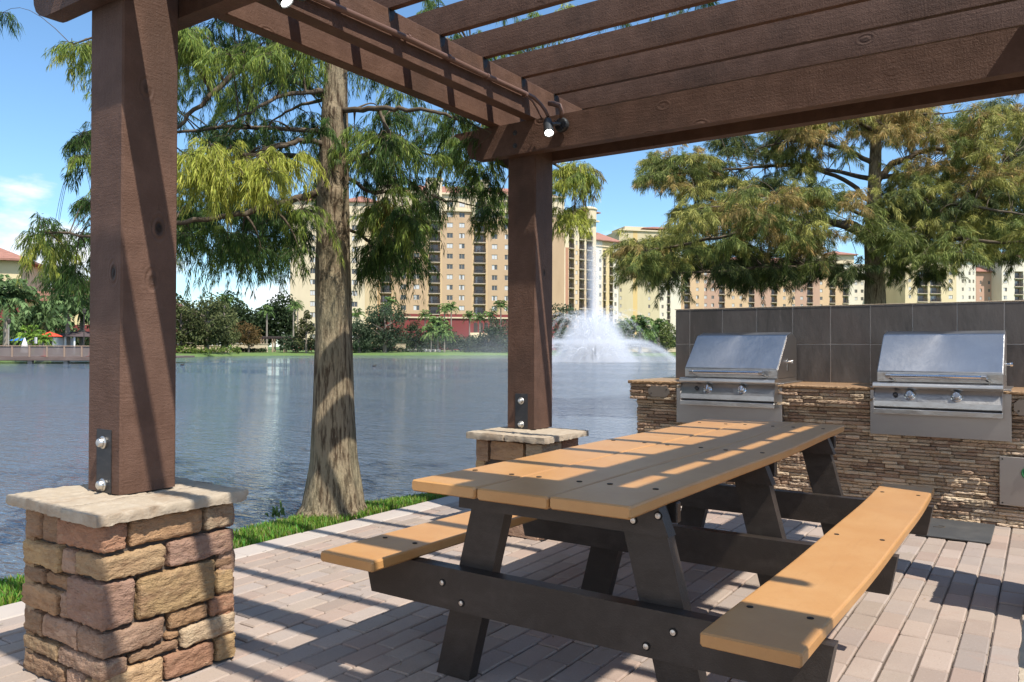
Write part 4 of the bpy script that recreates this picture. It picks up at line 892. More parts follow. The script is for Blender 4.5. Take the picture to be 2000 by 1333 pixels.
# ================================================================== BUILDINGS ACROSS THE LAKE
OR = (.49, .345, .215); CR = (.66, .56, .39); PK = (.47, .30, .22); WH = (.70, .64, .52); RD = (.20, .042, .040); YE = (.64, .50, .27); BE = (.56, .48, .31); DK = (.33, .17, .11)
_cache = {}
def win_mesh(w, h, var):
    k = ('w', round(w, 1), round(h, 1), var)
    if k in _cache: return _cache[k]
    mb = MB(); t = .09
    mb.box(0, w, -.06, .0, 0, t, 0); mb.box(0, w, -.06, .0, h-t, h, 0); mb.box(0, t, -.06, 0, t, h-t, 0); mb.box(w-t, w, -.06, 0, t, h-t, 0); mb.box(w/2-t/2, w/2+t/2, -.06, 0, t, h-t, 0)
    mb.box(t, w-t, .0, .02, t, h-t, 0, mi=1)
    if var == 1: mb.box(t, w-t, -.03, -.005, h*.12, h-t, 0, mi=2)
    if var == 2: mb.box(t, w*.52, -.03, -.005, t, h-t, 0, mi=2)
    if var == 3: mb.box(w*.62, w-t, -.03, -.005, t, h-t, 0, mi=2); mb.box(t, w*.3, -.03, -.005, t, h-t, 0, mi=2)
    o = mb.build('window', ['trimw', 'glass', 'curtain']); me = o.data; bpy.data.objects.remove(o); _cache[k] = me; return me
def bal_mesh(w, h, var):
    k = ('b', round(w, 1), round(h, 1), var)
    if k in _cache: return _cache[k]
    mb = MB()
    mb.box(0, w, 1.38, 1.44, 0, h, 0, mi=0)                        # back wall
    mb.box(w*.18, w*.82, 1.33, 1.37, .05, h*.82, 0, mi=1)
    if var: mb.box(w*.18, w*(.35 if var == 1 else .6), 1.29, 1.32, .05, h*.82, 0, mi=2)
    mb.box(-.12, w+.12, -.35, 1.4, -.22, .0, 0, mi=3)              # slab
    mb.box(0, w, -.30, -.24, .98, 1.06, 0, mi=4); mb.box(0, w, -.30, -.24, .10, .16, 0, mi=4)
    n = int(w/.28)
    for i in range(n+1): mb.box(w*i/n-.03, w*i/n+.03, -.29, -.25, .1, 1.0, 0, mi=4)
    if var == 2: mb.box(w*.3, w*.5, .3, .7, 0, .8, 0, mi=4)
    o = mb.build('balcony', ['recess', 'glass', 'curtain', 'trimw', 'rail']); me = o.data; bpy.data.objects.remove(o); _cache[k] = me; return me
def facade(t, A, B, zt, cols, f0, pitch, nf, colf, depth=16, name='wall', top_extra=None):
    """A, B: ground ends (left, right as seen). cols: (u0, u1, kind). returns frame"""
    A = np.array(A, float); B = np.array(B, float); L = np.linalg.norm((B-A)[:2]); d = (B-A)/L; d[2] = 0; n = np.array([d[1], -d[0], 0]) # towards the viewer
    mb = MB()
    def P(u, z, w=0): q = A+d*u-n*w; return (q[0], q[1], z)
    def quad(u0, u1, z0, z1):
        if u1-u0 > .01 and z1-z0 > .01: mb.add([P(u0, z0), P(u1, z0), P(u1, z1), P(u0, z1)], [(0, 1, 2, 3)], colf((u0+u1)/2, (z0+z1)/2, u1-u0))
    T = Matrix.Identity(4)
    for i in range(3): T[i][0] = d[i]; T[i][1] = -n[i]
    u = 0
    for (u0, u1, k) in sorted(cols)+[(L, L, '')]:
        quad(u, u0, 0, f0)
        for fl in range(nf): quad(u, u0, f0+fl*pitch, f0+(fl+1)*pitch)
        quad(u, u0, f0+nf*pitch, zt); u = max(u, u1)
        if not k: continue
        if k == 'P':
            quad(u0, u1, 0, f0); quad(u0, u1, f0+nf*pitch, zt)
            for fl in range(nf): quad(u0, u1, f0+fl*pitch, f0+(fl+1)*pitch)
            continue
        quad(u0, u1, 0, f0); quad(u0, u1, f0+nf*pitch, zt)
        for fl in range(nf):
            z = f0+fl*pitch; a, b, dp = {'W': (.95, 2.35, .22), 'S': (1.0, 2.3, .22), 'B': (.0, pitch-.42, 1.45)}[k]
            quad(u0, u1, z, z+a); quad(u0, u1, z+b, z+pitch)
            c = np.array(colf((u0+u1)/2, z+1, 1))*(.9 if k == 'B' else 1)
            q = [P(u0, z+a), P(u1, z+a), P(u1, z+b), P(u0, z+b), P(u0, z+a, dp), P(u1, z+a, dp), P(u1, z+b, dp), P(u0, z+b, dp)]
            mb.add(q, [(0, 1, 5, 4), (1, 2, 6, 5), (2, 3, 7, 6), (3, 0, 4, 7)]+([(4, 5, 6, 7)] if k != 'B' else []), c)
            me = bal_mesh(u1-u0, b, random.randrange(3)) if k == 'B' else win_mesh(u1-u0, b-a, random.choice((0, 0, 1, 1, 2, 3)))
            o = bpy.data.objects.new('balcony' if k == 'B' else 'window', me); COL.objects.link(o); o.parent = t
            q0 = A+d*u0-n*(0 if k == 'B' else .16); M_ = T.copy(); M_[0][3] = q0[0]; M_[1][3] = q0[1]; M_[2][3] = z+a; o.matrix_local = M_
    # sides, back and flat roof
    e = colf(0, zt/2, 3)
    mb.add([P(0, 0), P(0, 0, depth), P(0, zt, depth), P(0, zt)], [(0, 1, 2, 3)], e); mb.add([P(L, 0), P(L, zt), P(L, zt, depth), P(L, 0, depth)], [(0, 1, 2, 3)], e)
    mb.add([P(0, 0, depth), P(L, 0, depth), P(L, zt, depth), P(0, zt, depth)], [(0, 1, 2, 3)], e); mb.add([P(0, zt-.3), P(L, zt-.3), P(L, zt-.3, depth), P(0, zt-.3, depth)], [(0, 1, 2, 3)], e)
    w = mb.build(name, 'plaster', t)
    return A, d, n, L, P, T
def bbox_(t, name, m, fr, u0, u1, w0, w1, z0, z1, mi=0, col=None):
    A, d, n, L, P, T = fr; mb = MB(); M_ = T.copy(); M_[0][3] = A[0]; M_[1][3] = A[1]; M_[2][3] = 0
    mb.box(u0, u1, w0, w1, z0, z1, .02, col, T=M_); return mb.build(name, m, t)
def hiproof(t, fr, u0, u1, w0, w1, z0, h, over=.8):
    A, d, n, L, P, T = fr; u0 -= over; u1 += over; w0 -= over; w1 += over; r = min((u1-u0), (w1-w0))/2*.98
    cu0, cu1, cw0, cw1 = u0+r, u1-r, w0+r, w1-r
    mb = MB(); mb.add([P(u0, z0, w0), P(u1, z0, w0), P(u1, z0, w1), P(u0, z0, w1), P(cu0, z0+h, cw0), P(cu1, z0+h, cw0), P(cu1, z0+h, cw1), P(cu0, z0+h, cw1), P(u0, z0-.3, w0), P(u1, z0-.3, w0), P(u1, z0-.3, w1), P(u0, z0-.3, w1)],
        [(0, 1, 5, 4), (1, 2, 6, 5), (2, 3, 7, 6), (3, 0, 4, 7), (4, 5, 6, 7), (8, 9, 1, 0), (9, 10, 2, 1), (10, 11, 3, 2), (11, 8, 0, 3), (11, 10, 9, 8)])
    return mb.build('roof', 'rooftile', t)
def ucol(A, B, specs):
    """photo columns -> distances along the facade line"""
    out = []
    A = np.array(A); B = np.array(B); L = np.linalg.norm((B-A)[:2]); dd = (B-A)/L
    def uu(px):
        r = (_f+_R*(px-1000)/F_PX)[:2]; m = np.array([[r[0], -dd[0]], [r[1], -dd[1]]]); s = np.linalg.solve(m, A[:2]); return s[1]
    for (a, b, k) in specs: out.append((uu(a), uu(b), k))
    return out, uu
def zpx(y, D): return EYE+(679-y)/F_PX*D
# --- main hotel block
ht = thing('hotel_building', 'tall orange and cream hotel block with balcony stacks and a dark red ground storey', 'hotel')
A, B = far(735, 214), far(1102, 222)
cs, uu = ucol(A, B, [(739, 743, 'P'), (764, 768, 'P'), (833, 837, 'P'), (859, 863, 'P'), (921, 925, 'P'), (948, 952, 'P'), (1008, 1012, 'P'), (1033, 1037, 'P'), (743, 764, 'B'), (782, 793, 'W'), (807, 819, 'W'), (837, 859, 'B'), (872, 884, 'W'), (896, 907, 'W'), (925, 948, 'B'), (960, 971, 'W'), (985, 996, 'W'), (1012, 1033, 'B'), (1046, 1056, 'W')])
pitch = 2.87; f0 = 10.4; nf = 11
def c1(u, z, w):
    if z < 9.3: return RD
    if z > f0+pitch*10: return CR
    for (a, b, k) in cs:
        if k == 'B' and a-1.1 < u < b+1.1: return (.58, .41, .235)
    return OR if u > uu(770) else CR
fr = facade(ht, A, B, zpx(378, 216), cs, f0, pitch, nf, c1)
L = fr[3]; zt = zpx(378, 216)
bbox_(ht, 'cornice', 'cream', fr, -.2, L+.2, -.5, .0, f0+pitch*10-.3, f0+pitch*10+.25); bbox_(ht, 'cornice', 'cream', fr, -.2, L+.2, -.35, .0, 9.2, 9.6); bbox_(ht, 'cornice', 'cream', fr, -.3, L+.3, -.6, 0, zt-.2, zt+.3)
hiproof(ht, fr, uu(770), uu(1095), 1, 15, zt+.3, 3.4, .4)
for (a, b) in ((735, 768), (833, 862), (921, 953), (1009, 1036)):
    m_ = MB(); P = fr[4]; u0, u1 = uu(a), uu(b); zz = zt+3.6; um = (u0+u1)/2; r = (u1-u0)*.32
    arc = [(um+r*math.cos(t), zt-3.0+r*math.sin(t)) for t in np.linspace(math.pi, 0, 11)]
    outl = [(u0, f0+pitch*nf), (u0, zz), (u1, zz), (u1, f0+pitch*nf)]; hole = [(um+r, zt-5.6)]+arc[::-1]+[(um-r, zt-5.6)]
    W_ = -.8
    front = [P(u, z, W_) for u, z in [(u0, zt-6.2), (um-r, zt-6.2)]+[(um-r, zt-3.0)]+arc+[(um+r, zt-6.2), (u1, zt-6.2), (u1, zz), (u0, zz)]]
    m_.add(front, [tuple(range(len(front)))], CR); bk = [P(um-r, zt-6.2, .5), P(um+r, zt-6.2, .5), P(um+r, zt-2, .5), P(um-r, zt-2, .5)]; 
    m_.add([P(u0, zt-6.2, W_), P(u0, zz, W_), P(u0, zz, 6), P(u0, zt-6.2, 6)], [(0, 1, 2, 3)], CR); m_.add([P(u1, zt-6.2, W_), P(u1, zz, W_), P(u1, zz, 6), P(u1, zt-6.2, 6)], [(0, 1, 2, 3)], CR)
    m_.add([P(u0-.3, zz, W_-.3), P(u1+.3, zz, W_-.3), P(u1+.3, zz, 6), P(u0-.3, zz, 6), P(u0-.3, zz+.5, W_-.3), P(u1+.3, zz+.5, W_-.3), P(u1+.3, zz+.5, 6), P(u0-.3, zz+.5, 6)], [(0, 1, 5, 4), (1, 2, 6, 5), (2, 3, 7, 6), (3, 0, 4, 7), (4, 5, 6, 7), (3, 2, 1, 0)], CR)
    tw_ = m_.build('tower', 'plaster', ht)
    m_ = MB(); m_.add([P(um-r-.2, zt-6.2, -.55), P(um+r+.2, zt-6.2, -.55), P(um+r+.2, zt-2.2, -.55), P(um-r-.2, zt-2.2, -.55)], [(0, 1, 2, 3)]); m_.build('arched_window', 'glass', tw_)
# entrance loggia with three arches
for k in range(3):
    m_ = MB(); u0 = uu(921)+.6+k*1.45; P = fr[4]; arc = [(u0+.55+.55*math.cos(t), 7.6+.55*math.sin(t)) for t in np.linspace(math.pi, 0, 9)]
    pts = [P(u, z, -.05) for u, z in [(u0, 4.9)]+arc+[(u0+1.1, 4.9)]]; m_.add(pts, [tuple(range(len(pts)))]); m_.build('arch', 'rail', ht)
bbox_(ht, 'entrance_block', 'cream', fr, uu(918), uu(953), -3, -.01, 0, 4.7); bbox_(ht, 'balustrade', 'cream', fr, uu(918), uu(953), -.4, -.02, 4.71, 5.3)
m_ = MB(); P = fr[4]; uc = uu(935); arc = [(uc+1.9*math.cos(t), 1.9+1.9*math.sin(t)) for t in np.linspace(math.pi, 0, 12)]; pts = [P(u, z, -3.03) for u, z in [(uc-1.9, .3)]+arc+[(uc+1.9, .3)]]
m_.add(pts, [tuple(range(len(pts)))]); m_.build('entrance_arch', 'rail', ht)
# --- cream wing in front on the left
hw = thing('hotel_wing', 'plain cream hotel wing with sparse windows, partly behind the near tree trunk', 'hotel')
A, B = far(566, 206), far(735, 209); cs2, uu2 = ucol(A, B, [(712, 735, 'P'), (605, 615, 'W'), (686, 698, 'W')])
frw = facade(hw, A, B, zpx(392, 207), cs2, 2.2, 2.9, 12, lambda u, z, w: RD if z < 2.0 else (CR if u < uu2(712) else (.58, .45, .27)), depth=20)
hiproof(hw, frw, uu2(672), uu2(735), 0, 12, zpx(392, 207), 2.2, .6); hiproof(hw, frw, uu2(566), uu2(640), 0, 12, zpx(392, 207), 2.2, .6)
bbox_(hw, 'cornice', 'cream', frw, -.3, frw[3]+.1, -.35, 0, 36.0, 36.5)
# --- slimmer block right of the post
h2 = thing('hotel_building', 'cream and orange balcony tower with a rounded parapet, left of the fountain jet', 'hotel')
A, B = far(1078, 226), far(1164, 238); cs3, uu3 = ucol(A, B, [(1079, 1091.8, 'P'), (1092, 1096, 'P'), (1101, 1104, 'P'), (1104.1, 1110, 'P'), (1096, 1101, 'S'), (1111, 1121, 'B'), (1124, 1128, 'S'), (1131, 1141, 'B'), (1145, 1157, 'B')])
zt2 = zpx(428, 232)
fr2 = facade(h2, A, B, zt2, cs3, 4.2, 2.93, 11, lambda u, z, w: (RD if z < 4 else (OR if u < uu3(1092) else (CR if u < uu3(1104) or z > 32 else ((.42, .22, .14) if u < uu3(1110) else (.60, .45, .28))))), depth=22)
bbox_(h2, 'cornice', 'cream', fr2, -.3, fr2[3]+.6, -.9, 0, zt2, zt2+.5); bbox_(h2, 'penthouse', 'cream', fr2, uu3(1118), uu3(1160), 1.5, 12, zt2+.5, zt2+2.9)
hiproof(h2, fr2, uu3(1140), fr2[3], -.2, 6, zt2+3.0, 1.2, .9)
m_ = MB(); c_ = fr2[4](uu3(1152), 0, .9); m_.lathe([(2.6, zt2+.5), (2.6, zt2+3.4), (2.9, zt2+3.5), (2.9, zt2+3.8), (2.2, zt2+4.3), (0, zt2+4.5)], (c_[0], c_[1], 0), 16); m_.build('turret', 'cream', h2)
for a in (1134, 1146): bbox_(h2, 'railing', 'rail', fr2, uu3(a), uu3(a+10), -.85, -.8, zt2+.6, zt2+1.6)
# --- white and yellow block
h3 = thing('hotel_building', 'white and yellow apartment block with a red tiled roof, right of the fountain jet', 'hotel')
A, B = far(1164, 262), far(1208, 268); cs4, uu4 = ucol(A, B, [(1176.1, 1178, 'P'), (1197, 1200, 'P'), (1170, 1174, 'S'), (1178, 1183, 'B'), (1190, 1197, 'B'), (1200, 1204, 'S')])
fr3 = facade(h3, A, B, zpx(470, 265), cs4, 3, 2.86, 11, lambda u, z, w: YE if uu4(1176) < u < uu4(1198) else WH, depth=18)
hiproof(h3, fr3, 0, fr3[3], 0, 18, zpx(470, 265), 3.4, 1.0); bbox_(h3, 'cornice', 'cream', fr3, -.2, fr3[3]+.2, -.3, 0, zpx(482, 265)-.2, zpx(482, 265)+.2)
# --- plain beige block
h4 = thing('hotel_building', 'plain beige block with a yellow vertical stripe, right of the white and yellow block', 'hotel')
A, B = far(1209, 284), far(1330, 290); cs5, uu5 = ucol(A, B, [(1236.2, 1244.8, 'P'), (1288.2, 1292, 'P'), (1210.5, 1214, 'S'), (1266, 1270, 'S'), (1292, 1296, 'S'), (1303, 1309, 'B')])
fr4 = facade(h4, A, B, zpx(452, 287), cs5, 3.2, 2.87, 12, lambda u, z, w: (.62, .45, .2) if uu5(1236) < u < uu5(1245) else (WH if u > uu5(1288) else BE), depth=30)
bbox_(h4, 'cornice', 'cream', fr4, -.2, fr4[3]+.2, -.5, 0, zpx(452, 287), zpx(452, 287)+.5); bbox_(h4, 'penthouse', 'cream', fr4, uu5(1226), uu5(1300), 3, 16, zpx(452, 287)+.5, zpx(445, 287)+.8)
hiproof(h4, fr4, uu5(1262), fr4[3], 1, 14, zpx(444, 287), 1.6, .8); bbox_(h4, 'cornice', 'cream', fr4, -.1, uu5(1234), -.25, 0, zpx(499, 287), zpx(497, 287)+.2)
# --- long block glimpsed under the right-hand tree
h5 = thing('hotel_building', 'long orange-pink block glimpsed between the branches behind the tiled wall', 'hotel')
A, B = far(1326, 292), far(1692, 300)
sp = []
for x in (1342, 1410, 1468, 1512, 1582, 1626, 1652): sp.append((x-5.5, x+5.5, 'B'))
for x in (1362, 1378, 1392, 1432, 1447, 1490, 1532, 1550, 1566, 1604, 1672, 1684): sp.append((x-2.6, x+2.6, 'S'))
cs6, uu6 = ucol(A, B, sp); zt5 = zpx(512, 296)
fr5 = facade(h5, A, B, zt5, [c for c in cs6], 4, 2.9, 9, lambda u, z, w: (WH if u > uu6(1640) else (PK if int(u/9) % 2 else (.60, .42, .26))), depth=20)
hiproof(h5, fr5, 0, uu6(1640), 1, 18, zt5, 3, .6); hiproof(h5, fr5, uu6(1612), uu6(1668), -1, 10, zt5+3.5, 1.8, .8); bbox_(h5, 'penthouse', 'cream', fr5, uu6(1614), uu6(1666), -.8, 10, zt5, zt5+3.4)
m_ = MB(); c_ = fr5[4](uu6(1590), 0, 2); m_.lathe([(4.2, zt5-2), (4.2, zt5+7), (4.8, zt5+7.3), (4.8, zt5+7.8), (3.4, zt5+8.8), (0, zt5+9.4)], (c_[0], c_[1], 0), 20); m_.build('turret', 'cream', h5)
# --- blocks at the right
h6 = thing('hotel_building', 'cream balcony block above the tiled wall, right of the orange-tinged tree trunk', 'hotel')
A, B = far(1768, 284), far(1906, 288); cs7, uu7 = ucol(A, B, [(1868.2, 1879, 'P'), (1775, 1780, 'S'), (1792, 1812, 'B'), (1817, 1838, 'B'), (1853, 1861, 'W'), (1879, 1882.5, 'S'), (1892, 1896, 'S'), (1900, 1903, 'S')])
fr6 = facade(h6, A, B, zpx(505, 286), cs7, 3.6, 2.95, 9, lambda u, z, w: WH if u > uu7(1868) else (.64, .53, .33), depth=20)
hiproof(h6, fr6, 0, fr6[3], 0, 20, zpx(505, 286), 3, .8)
h7 = thing('hotel_building', 'pinkish block with a small red roof, between two cream blocks at right', 'hotel')
A, B = far(1906.5, 292), far(1962, 294); cs8, uu8 = ucol(A, B, [(1914, 1918, 'S'), (1930, 1935, 'S'), (1945, 1950, 'S')])
fr7 = facade(h7, A, B, zpx(528, 293), cs8, 3.6, 2.95, 8, lambda u, z, w: PK, depth=20); hiproof(h7, fr7, 0, fr7[3], 0, 14, zpx(528, 293), 2.4, .9)
h8 = thing('hotel_building', 'pale cream block with wide balconies, cut by the right edge of the photo', 'hotel')
A, B = far(1957, 288), far(2090, 292); cs9, uu9 = ucol(A, B, [(1960, 1967, 'W'), (1982, 1999, 'B'), (2012, 2030, 'B'), (2045, 2052, 'W')])
fr8 = facade(h8, A, B, zpx(500, 290), cs9, 3.6, 2.95, 9, lambda u, z, w: WH, depth=20); hiproof(h8, fr8, 0, fr8[3], 0, 20, zpx(500, 290), 3, .8)
# --- lakeside building at the left edge
h0 = thing('lakeside_building', 'cream lakeside building with a red hip-roofed tower and a dark red base, far left', 'building')
A, B = far(-260, 112), far(40, 118); c0, uu0 = ucol(A, B, [(-60, -40, 'W'), (3, 24, 'W')])
fr0 = facade(h0, A, B, zpx(510, 117), c0, 8.6, 3.2, 1, lambda u, z, w: RD if z < 4.5 else (.66, .54, .33), depth=16); hiproof(h0, fr0, uu0(-120), fr0[3], 0, 12, zpx(508, 117), 2.6, 1.2)
A, B = far(40, 121), far(318, 126); c0b, uu0b = ucol(A, B, [(60, 72, 'W'), (100, 112, 'W'), (156, 174, 'W'), (210, 222, 'W'), (262, 274, 'W')])
fr0b = facade(h0, A, B, zpx(588, 123), c0b, 4.6, 3.0, 1, lambda u, z, w: RD if z < 4.4 else (.66, .54, .30), depth=14, name='low_wing'); r_ = hiproof(h0, fr0b, 0, fr0b[3], 0, 14, zpx(588, 123), 3.6, 1.0)

# ================================================================== FAR TREES AND PALMS
def tree(label, px, D, w, h, cb=.18, cols=((.05, .085, .025), (.11, .15, .05)), n=2600, leaf=.5, group='trees on the far bank', name='broadleaf_tree', cone=False, trunk=True):
    t = thing(name, label, 'tree', group); p = far(px, D, .2)
    mb = MB(); r = w*.028
    mb.tube([p+(0, 0, -.5), p+(0, 0, h*.3), p+(rng.normal()*.2, 0, h*.8)], [r*1.5, r, r*.3], 7)
    for k in range(9):
        a = rng.uniform(0, 6.28); z = h*rng.uniform(cb, .6); q = p+np.array([math.cos(a)*w*.36, math.sin(a)*w*.36, z+h*rng.uniform(.05, .22)])
        mb.tube([p+(0, 0, z), (p+(0, 0, z)+q)/2+(0, 0, .3), q], [r*.6, r*.4, r*.12], 5)
    mb.build('trunk', 'fartrunk', t)
    nc = 46 if not cone else 30; C = []; Rr = []
    while len(C) < nc:
        u = rng.uniform(-1, 1, 3)
        if cone:
            zz = (u[2]+1)/2; rr = (1-zz)**.8*.5; a = rng.uniform(0, 6.28); k = math.sqrt(rng.random()); C.append(p+np.array([math.cos(a)*rr*w*k, math.sin(a)*rr*w*k, h*(cb+(1-cb)*zz*.96)])); Rr.append(w*(.07+.10*(1-zz))); continue
        if np.linalg.norm(u) > 1 or np.linalg.norm(u) < .35: continue
        z = (u[2]+1)/2; C.append(p+np.array([u[0]*w*.42, u[1]*w*.42, h*(cb+(1-cb)*(z*.92)+.0)])); Rr.append(w*rng.uniform(.09, .17))
    C = np.array(C); Rr = np.array(Rr); j = rng.integers(0, len(C), n); v = rng.normal(size=(n, 3)); v /= np.linalg.norm(v, axis=1, keepdims=True)
    P = C[j]+v*(Rr[j]*rng.uniform(.55, 1.1, n))[:, None]*np.array([1, 1, .7]); D_ = v+rng.normal(size=(n, 3))*.7+np.array([0, 0, -.2])
    bri = rng.uniform(.7, 1.3, (len(C), 1))[j]; k = rng.random((n, 1))*.8; col = (np.array(cols[0])*(1-k)+np.array(cols[1])*k)*bri
    V, F, Cc = leaf_quads(P, D_, np.full(n, leaf)*rng.uniform(.6, 1.3, n), np.full(n, leaf*.55), col); quick('crown', V, F, Cc, 'farleaf', t); return t
def palm(label, px, D, h, r=2.1, group='palms on the far bank', base=0.2, lean=0.0, cols=((.075, .14, .042), (.20, .27, .085)), nf=26, tr=.16, name='palm_tree'):
    r *= 1.15; t = thing(name, label, 'palm', group); p = far(px, D, base); top = p+np.array([lean, 0, h])
    mb = MB(); mb.tube([p+(0, 0, -.4), (p+top)/2+(lean*.2, 0, 0), top], [tr*1.4, tr, tr*.9], 7); mb.build('trunk', 'palmtrunk', t)
    VV, FF, CC = [], [], []; o = 0; P, D_, Ln, Wd, C = [], [], [], [], []
    for i in range(nf):
        a = i*2.4+rng.uniform(-.2, .2); el = rng.uniform(-.5, 1.25); d = np.array([math.cos(a)*math.cos(el), math.sin(a)*math.cos(el), math.sin(el)])
        Q = bez(top, top+d*r*.4, top+d*r*.8+np.array([0, 0, -.05*r]), top+d*r*.95+np.array([0, 0, -.45*r*(1-.3*math.sin(el))]), 7); sd = np.cross(d, [0, 0, 1.0]); sd /= np.linalg.norm(sd)+1e-6
        cc = np.array(cols[0])*(.5+.5*rng.random())+np.array(cols[1])*rng.random()*.7
        for s in range(1, 7):
            for sg in (-1, 1):
                for q in (0, .5):
                    P.append(Q[s-1]*(1-q)+Q[s]*q); D_.append((Q[s]-Q[s-1])/np.linalg.norm(Q[s]-Q[s-1])*.6+sd*sg*.8+np.array([0, 0, -.35])); Ln.append(r*.30*(1-.08*s)); Wd.append(r*.08); C.append(cc)
    V, F, Cc = leaf_quads(np.array(P), np.array(D_), np.array(Ln), np.array(Wd), np.array(C)); quick('crown', V, F, Cc, 'farleaf', t); return t
OLV = ((.055, .075, .026), (.14, .15, .06)); BLG = ((.04, .065, .035), (.09, .125, .065)); RST = ((.10, .075, .03), (.22, .13, .05)); DKG = ((.022, .04, .018), (.06, .085, .035)); LIM = ((.09, .13, .035), (.2, .22, .07))
tree('large olive green oak right of the near post, tallest tree on the far bank', 404, 134, 10.5, 10.8, .12, OLV, 4200, .5)
tree('grey-green oak half hidden by the right edge of the near post', 352, 131, 9, 9, .12, OLV, 3200, .5)
tree('low rounded olive tree between the tall oak and the rust-tinged tree', 438, 138, 5.5, 5.2, .2, OLV, 1600, .4)
tree('small rust-tinged cypress on the far lawn, left of the near tree trunk', 486, 146, 5.4, 6.4, .2, RST, 2200, .35, name='cypress_tree')
tree('pointed dark conifer just left of the near tree trunk, before the cream wing', 598, 150, 5.6, 8.0, .16, ((.04, .06, .022), (.13, .12, .045)), 2400, .38, cone=True, name='conifer_tree')
tree('broad blue-green tree with a pale trunk right of the near tree trunk', 752, 160, 11.0, 10.2, .12, BLG, 4400, .5)
tree('rounded blue-green tree touching the right side of the near tree trunk', 702, 158, 6.6, 6.8, .05, BLG, 2400, .45)
tree('narrow dark tree in front of the dark red hotel base', 812, 166, 4.6, 7.2, .1, DKG, 1600, .4)
tree('dark tree left of the far pergola post, behind the fountain mist', 974, 170, 7.5, 8.4, .05, BLG, 2400, .45)
tree('dark tree behind the fountain jet, right of the far post', 1100, 174, 8.5, 12.0, .05, BLG, 2800, .5)
tree('rounded tree at the right foot of the fountain spray', 1178, 178, 9.5, 8.8, .05, BLG, 2800, .5)
tree('yellow-green tree just left of the dark tiled wall', 1302, 172, 5.2, 7.0, .1, LIM, 1800, .4)
tree('bushy green tree between the palms, left of the yellow-green one', 1268, 182, 6.5, 6.5, .05, OLV, 1800, .45)
for lab, px, D, h, r in (('tall slim palm above the olive oak, left of the rust-tinged tree', 438, 152, 10.2, 1.7), ('slim palm behind the far brown pergola', 521, 158, 8.4, 1.6), ('left one of two thin palms before the cream hotel wing', 573, 172, 10.0, 1.5), ('right one of two thin palms before the cream hotel wing', 581, 174, 10.4, 1.5),
    ('palm beside the right edge of the near tree trunk', 697, 178, 8.6, 1.9), ('palm rising from the blue-green trees in front of the first balcony stack', 762, 180, 11.4, 2.0), ('short palm left of the middle balcony stack', 830, 190, 9.0, 1.8), ('left palm of the tall pair before the middle balcony stack', 868, 186, 10.2, 1.9), ('right palm of the tall pair before the middle balcony stack', 881, 188, 10.8, 1.9),
    ('palm left of the arched hotel entrance', 917, 188, 8.6, 1.8), ('palm directly over the arched hotel entrance', 937, 190, 8.3, 1.7), ('palm right of the arched hotel entrance', 958, 190, 9.2, 1.8), ('tall palm closest to the far post on its left', 978, 188, 11.0, 2.1)):
    palm(lab, px, D, h, r)
for lab, px, D, h, r in (('wide feathery date palm right of the fountain, nearest the tiled wall', 1250, 168, 5.6, 3.6), ('date palm between the fountain spray and the wide date palm', 1222, 172, 5.4, 3.0), ('date palm behind the yellow-green tree by the tiled wall', 1286, 176, 5.8, 2.8)):
    palm(lab, px, D, h, r, nf=40, tr=.3)
for lab, px, D, h, r in (('leftmost stem of the bushy palm clump before the dark red hotel base', 842, 164, 4.6, 2.3), ('middle stem of the bushy palm clump before the dark red hotel base', 855, 165, 6.0, 2.5), ('rightmost stem of the bushy palm clump before the dark red hotel base', 868, 164, 4.4, 2.3)):
    palm(lab, px, D, h, r, nf=34, tr=.14)
for lab, px, D, h, r, nf_ in (('big date palm at the left edge, before the red-roofed tower', 12, 88, 6.6, 3.4, 46), ('big date palm left of the near post, before the low red roof', 132, 92, 6.0, 3.6, 46), ('fan palm behind the blue umbrella', 52, 96, 4.4, 2.4, 34), ('fan palm right of the big left date palm', 30, 98, 3.6, 2.3, 34), ('fan palm in the middle of the left palm group', 88, 98, 4.6, 2.5, 36), ('fan palm hugging the hut roof', 104, 100, 4.0, 2.3, 34),
    ('bright green young palm over the blue umbrella', 60, 84, 2.2, 1.6, 26), ('bright green young palm beside the red umbrella', 80, 83, 1.7, 1.4, 24), ('slim fan palm at the left edge of the near post', 160, 96, 5.2, 1.8, 28), ('palm hidden mostly by the near post', 185, 95, 5.8, 2.2, 30)):
    palm(lab, px, D, h, r, 'palms beside the dock', nf=nf_, tr=.26, cols=((.07, .13, .045), (.15, .2, .085)) if 'bright' not in lab else ((.10, .19, .03), (.22, .3, .05)))
# far woods and hedges: uncountable
def mass(name, px0, px1, D0, D1, h0, h1, n, leaf, cols, step=26):
    C = []; R_ = []
    for _ in range(n):
        px = rng.uniform(px0, px1); D = rng.uniform(D0, D1); hh = rng.uniform(h0, h1)*(.85+.15*math.sin(px*.06)); z = rng.uniform(.1, 1)**.7*hh; C.append(far(px, D, .2+z)); R_.append(leaf)
    C = np.array(C); v = rng.normal(size=(n, 3)); k = rng.random((n, 1)); bl = np.array([.75+.5*abs(nz3(c, .35)) for c in C])[:, None]
    V, F, Cc = leaf_quads(C, v+np.array([0, 0, .3]), np.full(n, leaf)*rng.uniform(.6, 1.3, n), np.full(n, leaf*.6), (np.array(cols[0])*(1-k)+np.array(cols[1])*k)*bl)
    return tag(quick(name, V, F, Cc, 'farleaf', None), kind='stuff')
mass('far_woods', 300, 575, 195, 206, 9, 15.5, 15000, .95, DKG); mass('far_woods', 300, 460, 150, 160, 5, 9.5, 5000, .7, OLV); mass('far_woods', 545, 640, 150, 158, 2, 4, 1500, .6, BLG)
